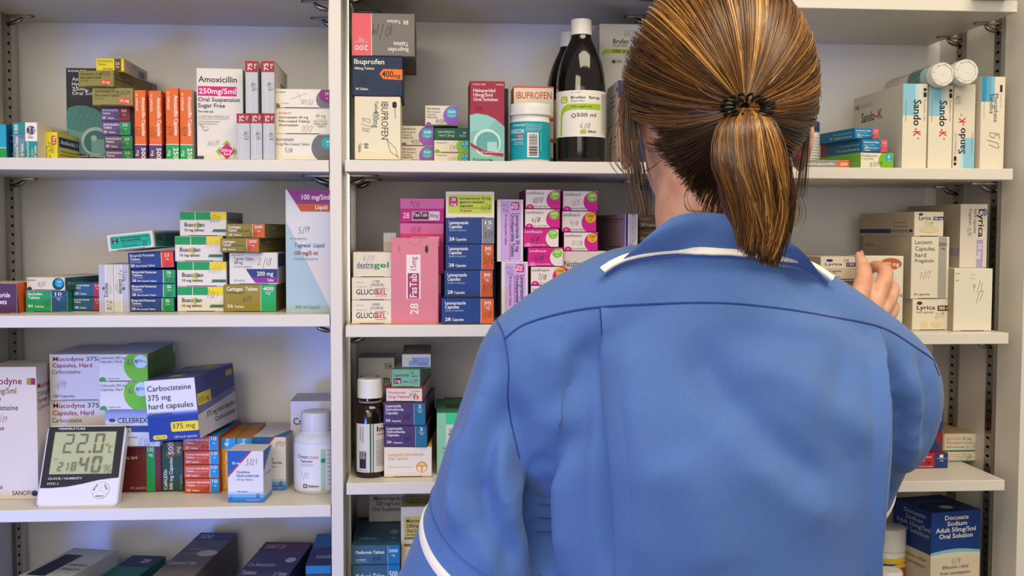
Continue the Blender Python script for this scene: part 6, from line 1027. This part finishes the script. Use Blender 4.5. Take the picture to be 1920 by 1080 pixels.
for k in range(3600):
    an = random.uniform(0, 2*pi); rng = random.uniform(radians(70), radians(118)) if random.random() < .8 else random.uniform(radians(25), radians(80))
    sd = (td*cos(rng)+(e1*cos(an)+e2*sin(an))*sin(rng)).normalized()
    lo = 0
    while not covered(hpt(sd)) and rng > .25:
        rng -= .06; sd = (td*cos(rng)+(e1*cos(an)+e2*sin(an))*sin(rng)).normalized()
    off = random.uniform(-.002, .0045); tgt = td+(e1*cos(an)+e2*sin(an))*random.uniform(.04, .11); tgt.normalize()
    om = sd.angle(tgt); pts = []; sway = random.gauss(0, .018); side = sd.cross(tgt).normalized(); sag = .05*max(0, 1-abs(sd.z))*(1 if abs(sd.x) > .5 else 0)
    nn = 11
    for i in range(nn):
        t = i/(nn-1); d = (sd*sin((1-t)*om)+tgt*sin(t*om))/max(sin(om), 1e-4); d = d+side*sway*sin(pi*t)-Vector((0, 0, sag*sin(pi*t)))
        d.normalize(); pts.append(hpt(d, off*(1-t*.6)+.0035*sin(pi*t)+.004*t*t*t))
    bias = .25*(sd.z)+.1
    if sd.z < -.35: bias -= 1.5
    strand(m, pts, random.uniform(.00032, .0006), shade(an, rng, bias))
btree = bvh_of(person.data)
for k in range(700):
    t = random.random(); hx = 1222+(1365-1222)*t; hy = 262+(402-262)*min(1, t*1.25)**1.1
    if random.random() < .45: t = random.random(); hx = 1365+130*t; hy = 402-95*t*t
    hx += random.gauss(0, 5); hy += random.gauss(0, 7)
    d0 = (at(hx, hy, 0)-CAM).normalized(); h = btree.ray_cast(CAM, d0)
    if h[0] is None: continue
    p0 = h[0]+h[1]*.001; p3 = hpt(td, .0)+Vector((random.gauss(0, .012), 0, -.012+random.gauss(0, .004)))
    d1 = hdir(p0); om = d1.angle(td); pts = []
    for i in range(9):
        s = i/8; d = (d1*sin((1-s)*om)+td*sin(s*om))/max(sin(om), 1e-4); q = hpt(d.normalized(), random.uniform(-.001, .001)+.002)
        pts.append(p0.lerp(q, min(1, s*3.0)) if i else p0)
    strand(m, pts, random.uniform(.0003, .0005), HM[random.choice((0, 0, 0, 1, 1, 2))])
o = m.build('scalp_strands', hair); o['kind'] = 'stuff'
# ponytail
AX = [at(x, y, Y) for x, y, Y in ((1400, 204, -.462), (1401, 216, -.482), (1402, 248, -.492), (1409, 310, -.494), (1422, 370, -.488), (1430, 430, -.484), (1424, 485, -.480))]
def axis(t):
    f = t*(len(AX)-1); i = min(int(f), len(AX)-2); u = f-i; p0 = AX[max(i-1, 0)]; p1 = AX[i]; p2 = AX[i+1]; p3 = AX[min(i+2, len(AX)-1)]
    return .5*(2*p1+(p2-p0)*u+(2*p0-5*p1+4*p2-p3)*u*u+(3*p1-p0-3*p2+p3)*u**3)
def prof(t):
    K_ = ((0, .011), (.12, .0145), (.3, .0215), (.5, .029), (.66, .0295), (.8, .0235), (.92, .0185), (1, .011))
    for (a, ra), (b, rb) in zip(K_, K_[1:]):
        if t <= b: u = (t-a)/(b-a); return ra+(rb-ra)*u
    return K_[-1][1]
m = MB()
for k in range(3000):
    an = random.uniform(0, 2*pi); rr = math.sqrt(random.random()); ox, oy = rr*cos(an), rr*sin(an)
    end = (random.uniform(.86, 1.02) if random.random() < .8 else random.uniform(.6, .9))-.05*max(0, -ox)+.03*ox; sw = random.gauss(0, .12); s2 = random.gauss(0, .1); pts = []
    lobe = -.22 if ox < 0 else .12
    for i in range(12):
        t = end*i/11; r = prof(t); c = axis(t)
        x = ox+(sw*sin(pi*t*1.5)+s2*t*t)*.7+lobe*sin(pi*min(1, t*1.6))*.35
        q_ = Vector((ox*1.6+4, oy*1.6, t*2.2)); wv = noise.noise_vector(q_)*.011*t+noise.noise_vector(q_*3.1)*.0035*t
        pts.append(c+Vector((x*r, oy*r*.62, .004*sin(9*t+an)*abs(ox)*t))+wv)
    b = -.2+.5*(-oy)-.5*(1 if -.35 < ox < .0 and oy > -.5 else 0)  # strands between the lobes get darker colour, for the shaded gap
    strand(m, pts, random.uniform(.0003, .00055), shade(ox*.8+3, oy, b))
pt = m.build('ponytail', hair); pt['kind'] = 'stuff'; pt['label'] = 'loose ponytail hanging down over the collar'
# hair tie: a dark coiled band
m = MB(); pts = []; c0 = at(1400, 203, -.484)
for i in range(420):
    a = 2*pi*i/420; b = 17*a; R0 = .0135; rr = .0046
    rad = R0+rr*cos(b); pts.append(c0+Vector((rad*cos(a)*1.28, -.004+rr*sin(b)*1.1, rad*sin(a)*.62)))
m.tube(pts, .00125, mat('17130f', .3), 6, closed=True); o = m.build('hair_tie', hair); o['label'] = 'dark coiled hair tie'
# loose strands that escaped
m = MB()
def loose(px, Y, n, jit, r, b=0.0):
    for k in range(n):
        jx, jy = random.gauss(0, jit), random.gauss(0, jit*.5); pts = []
        for i, (x, y) in enumerate(px):
            g = i/(len(px)-1); pts.append((x+jx*(.3+g), y+jy, Y+random.gauss(0, .0025)))
        strand(m, [at(*p) for p in smooth_px(pts, 5)], r*random.uniform(.7, 1.2), shade(k*.37, px[0][0]*.01, b))
loose([(1240, 40), (1195, 110), (1178, 190), (1176, 260), (1190, 330), (1204, 400)], -.372, 26, 9, .00042)
loose([(1230, 70), (1190, 150), (1187, 230), (1196, 300), (1203, 345)], -.378, 40, 9, .0005, -.4)
loose([(1215, 90), (1175, 150), (1164, 205), (1150, 260), (1152, 300), (1170, 325)], -.365, 7, 5, .0003)
loose([(1190, 140), (1168, 200), (1176, 260), (1181, 310)], -.37, 14, 5, .0004, -.3)
loose([(1240, 300), (1220, 316), (1208, 321)], -.40, 2, 2, .0004, -1)
loose([(1300, 330), (1285, 370), (1292, 395), (1318, 398)], -.43, 3, 5, .00025, -.6)
loose([(1505, 150), (1512, 230), (1508, 300), (1500, 370)], -.38, 16, 6, .0004, -.2)
loose([(1478, 330), (1497, 375), (1498, 405), (1486, 425)], -.47, 6, 5, .0003, .4)
loose([(1515, 90), (1530, 140), (1536, 190)], -.37, 3, 4, .00022, .5)
o = m.build('loose_strands', hair); o['kind'] = 'stuff'
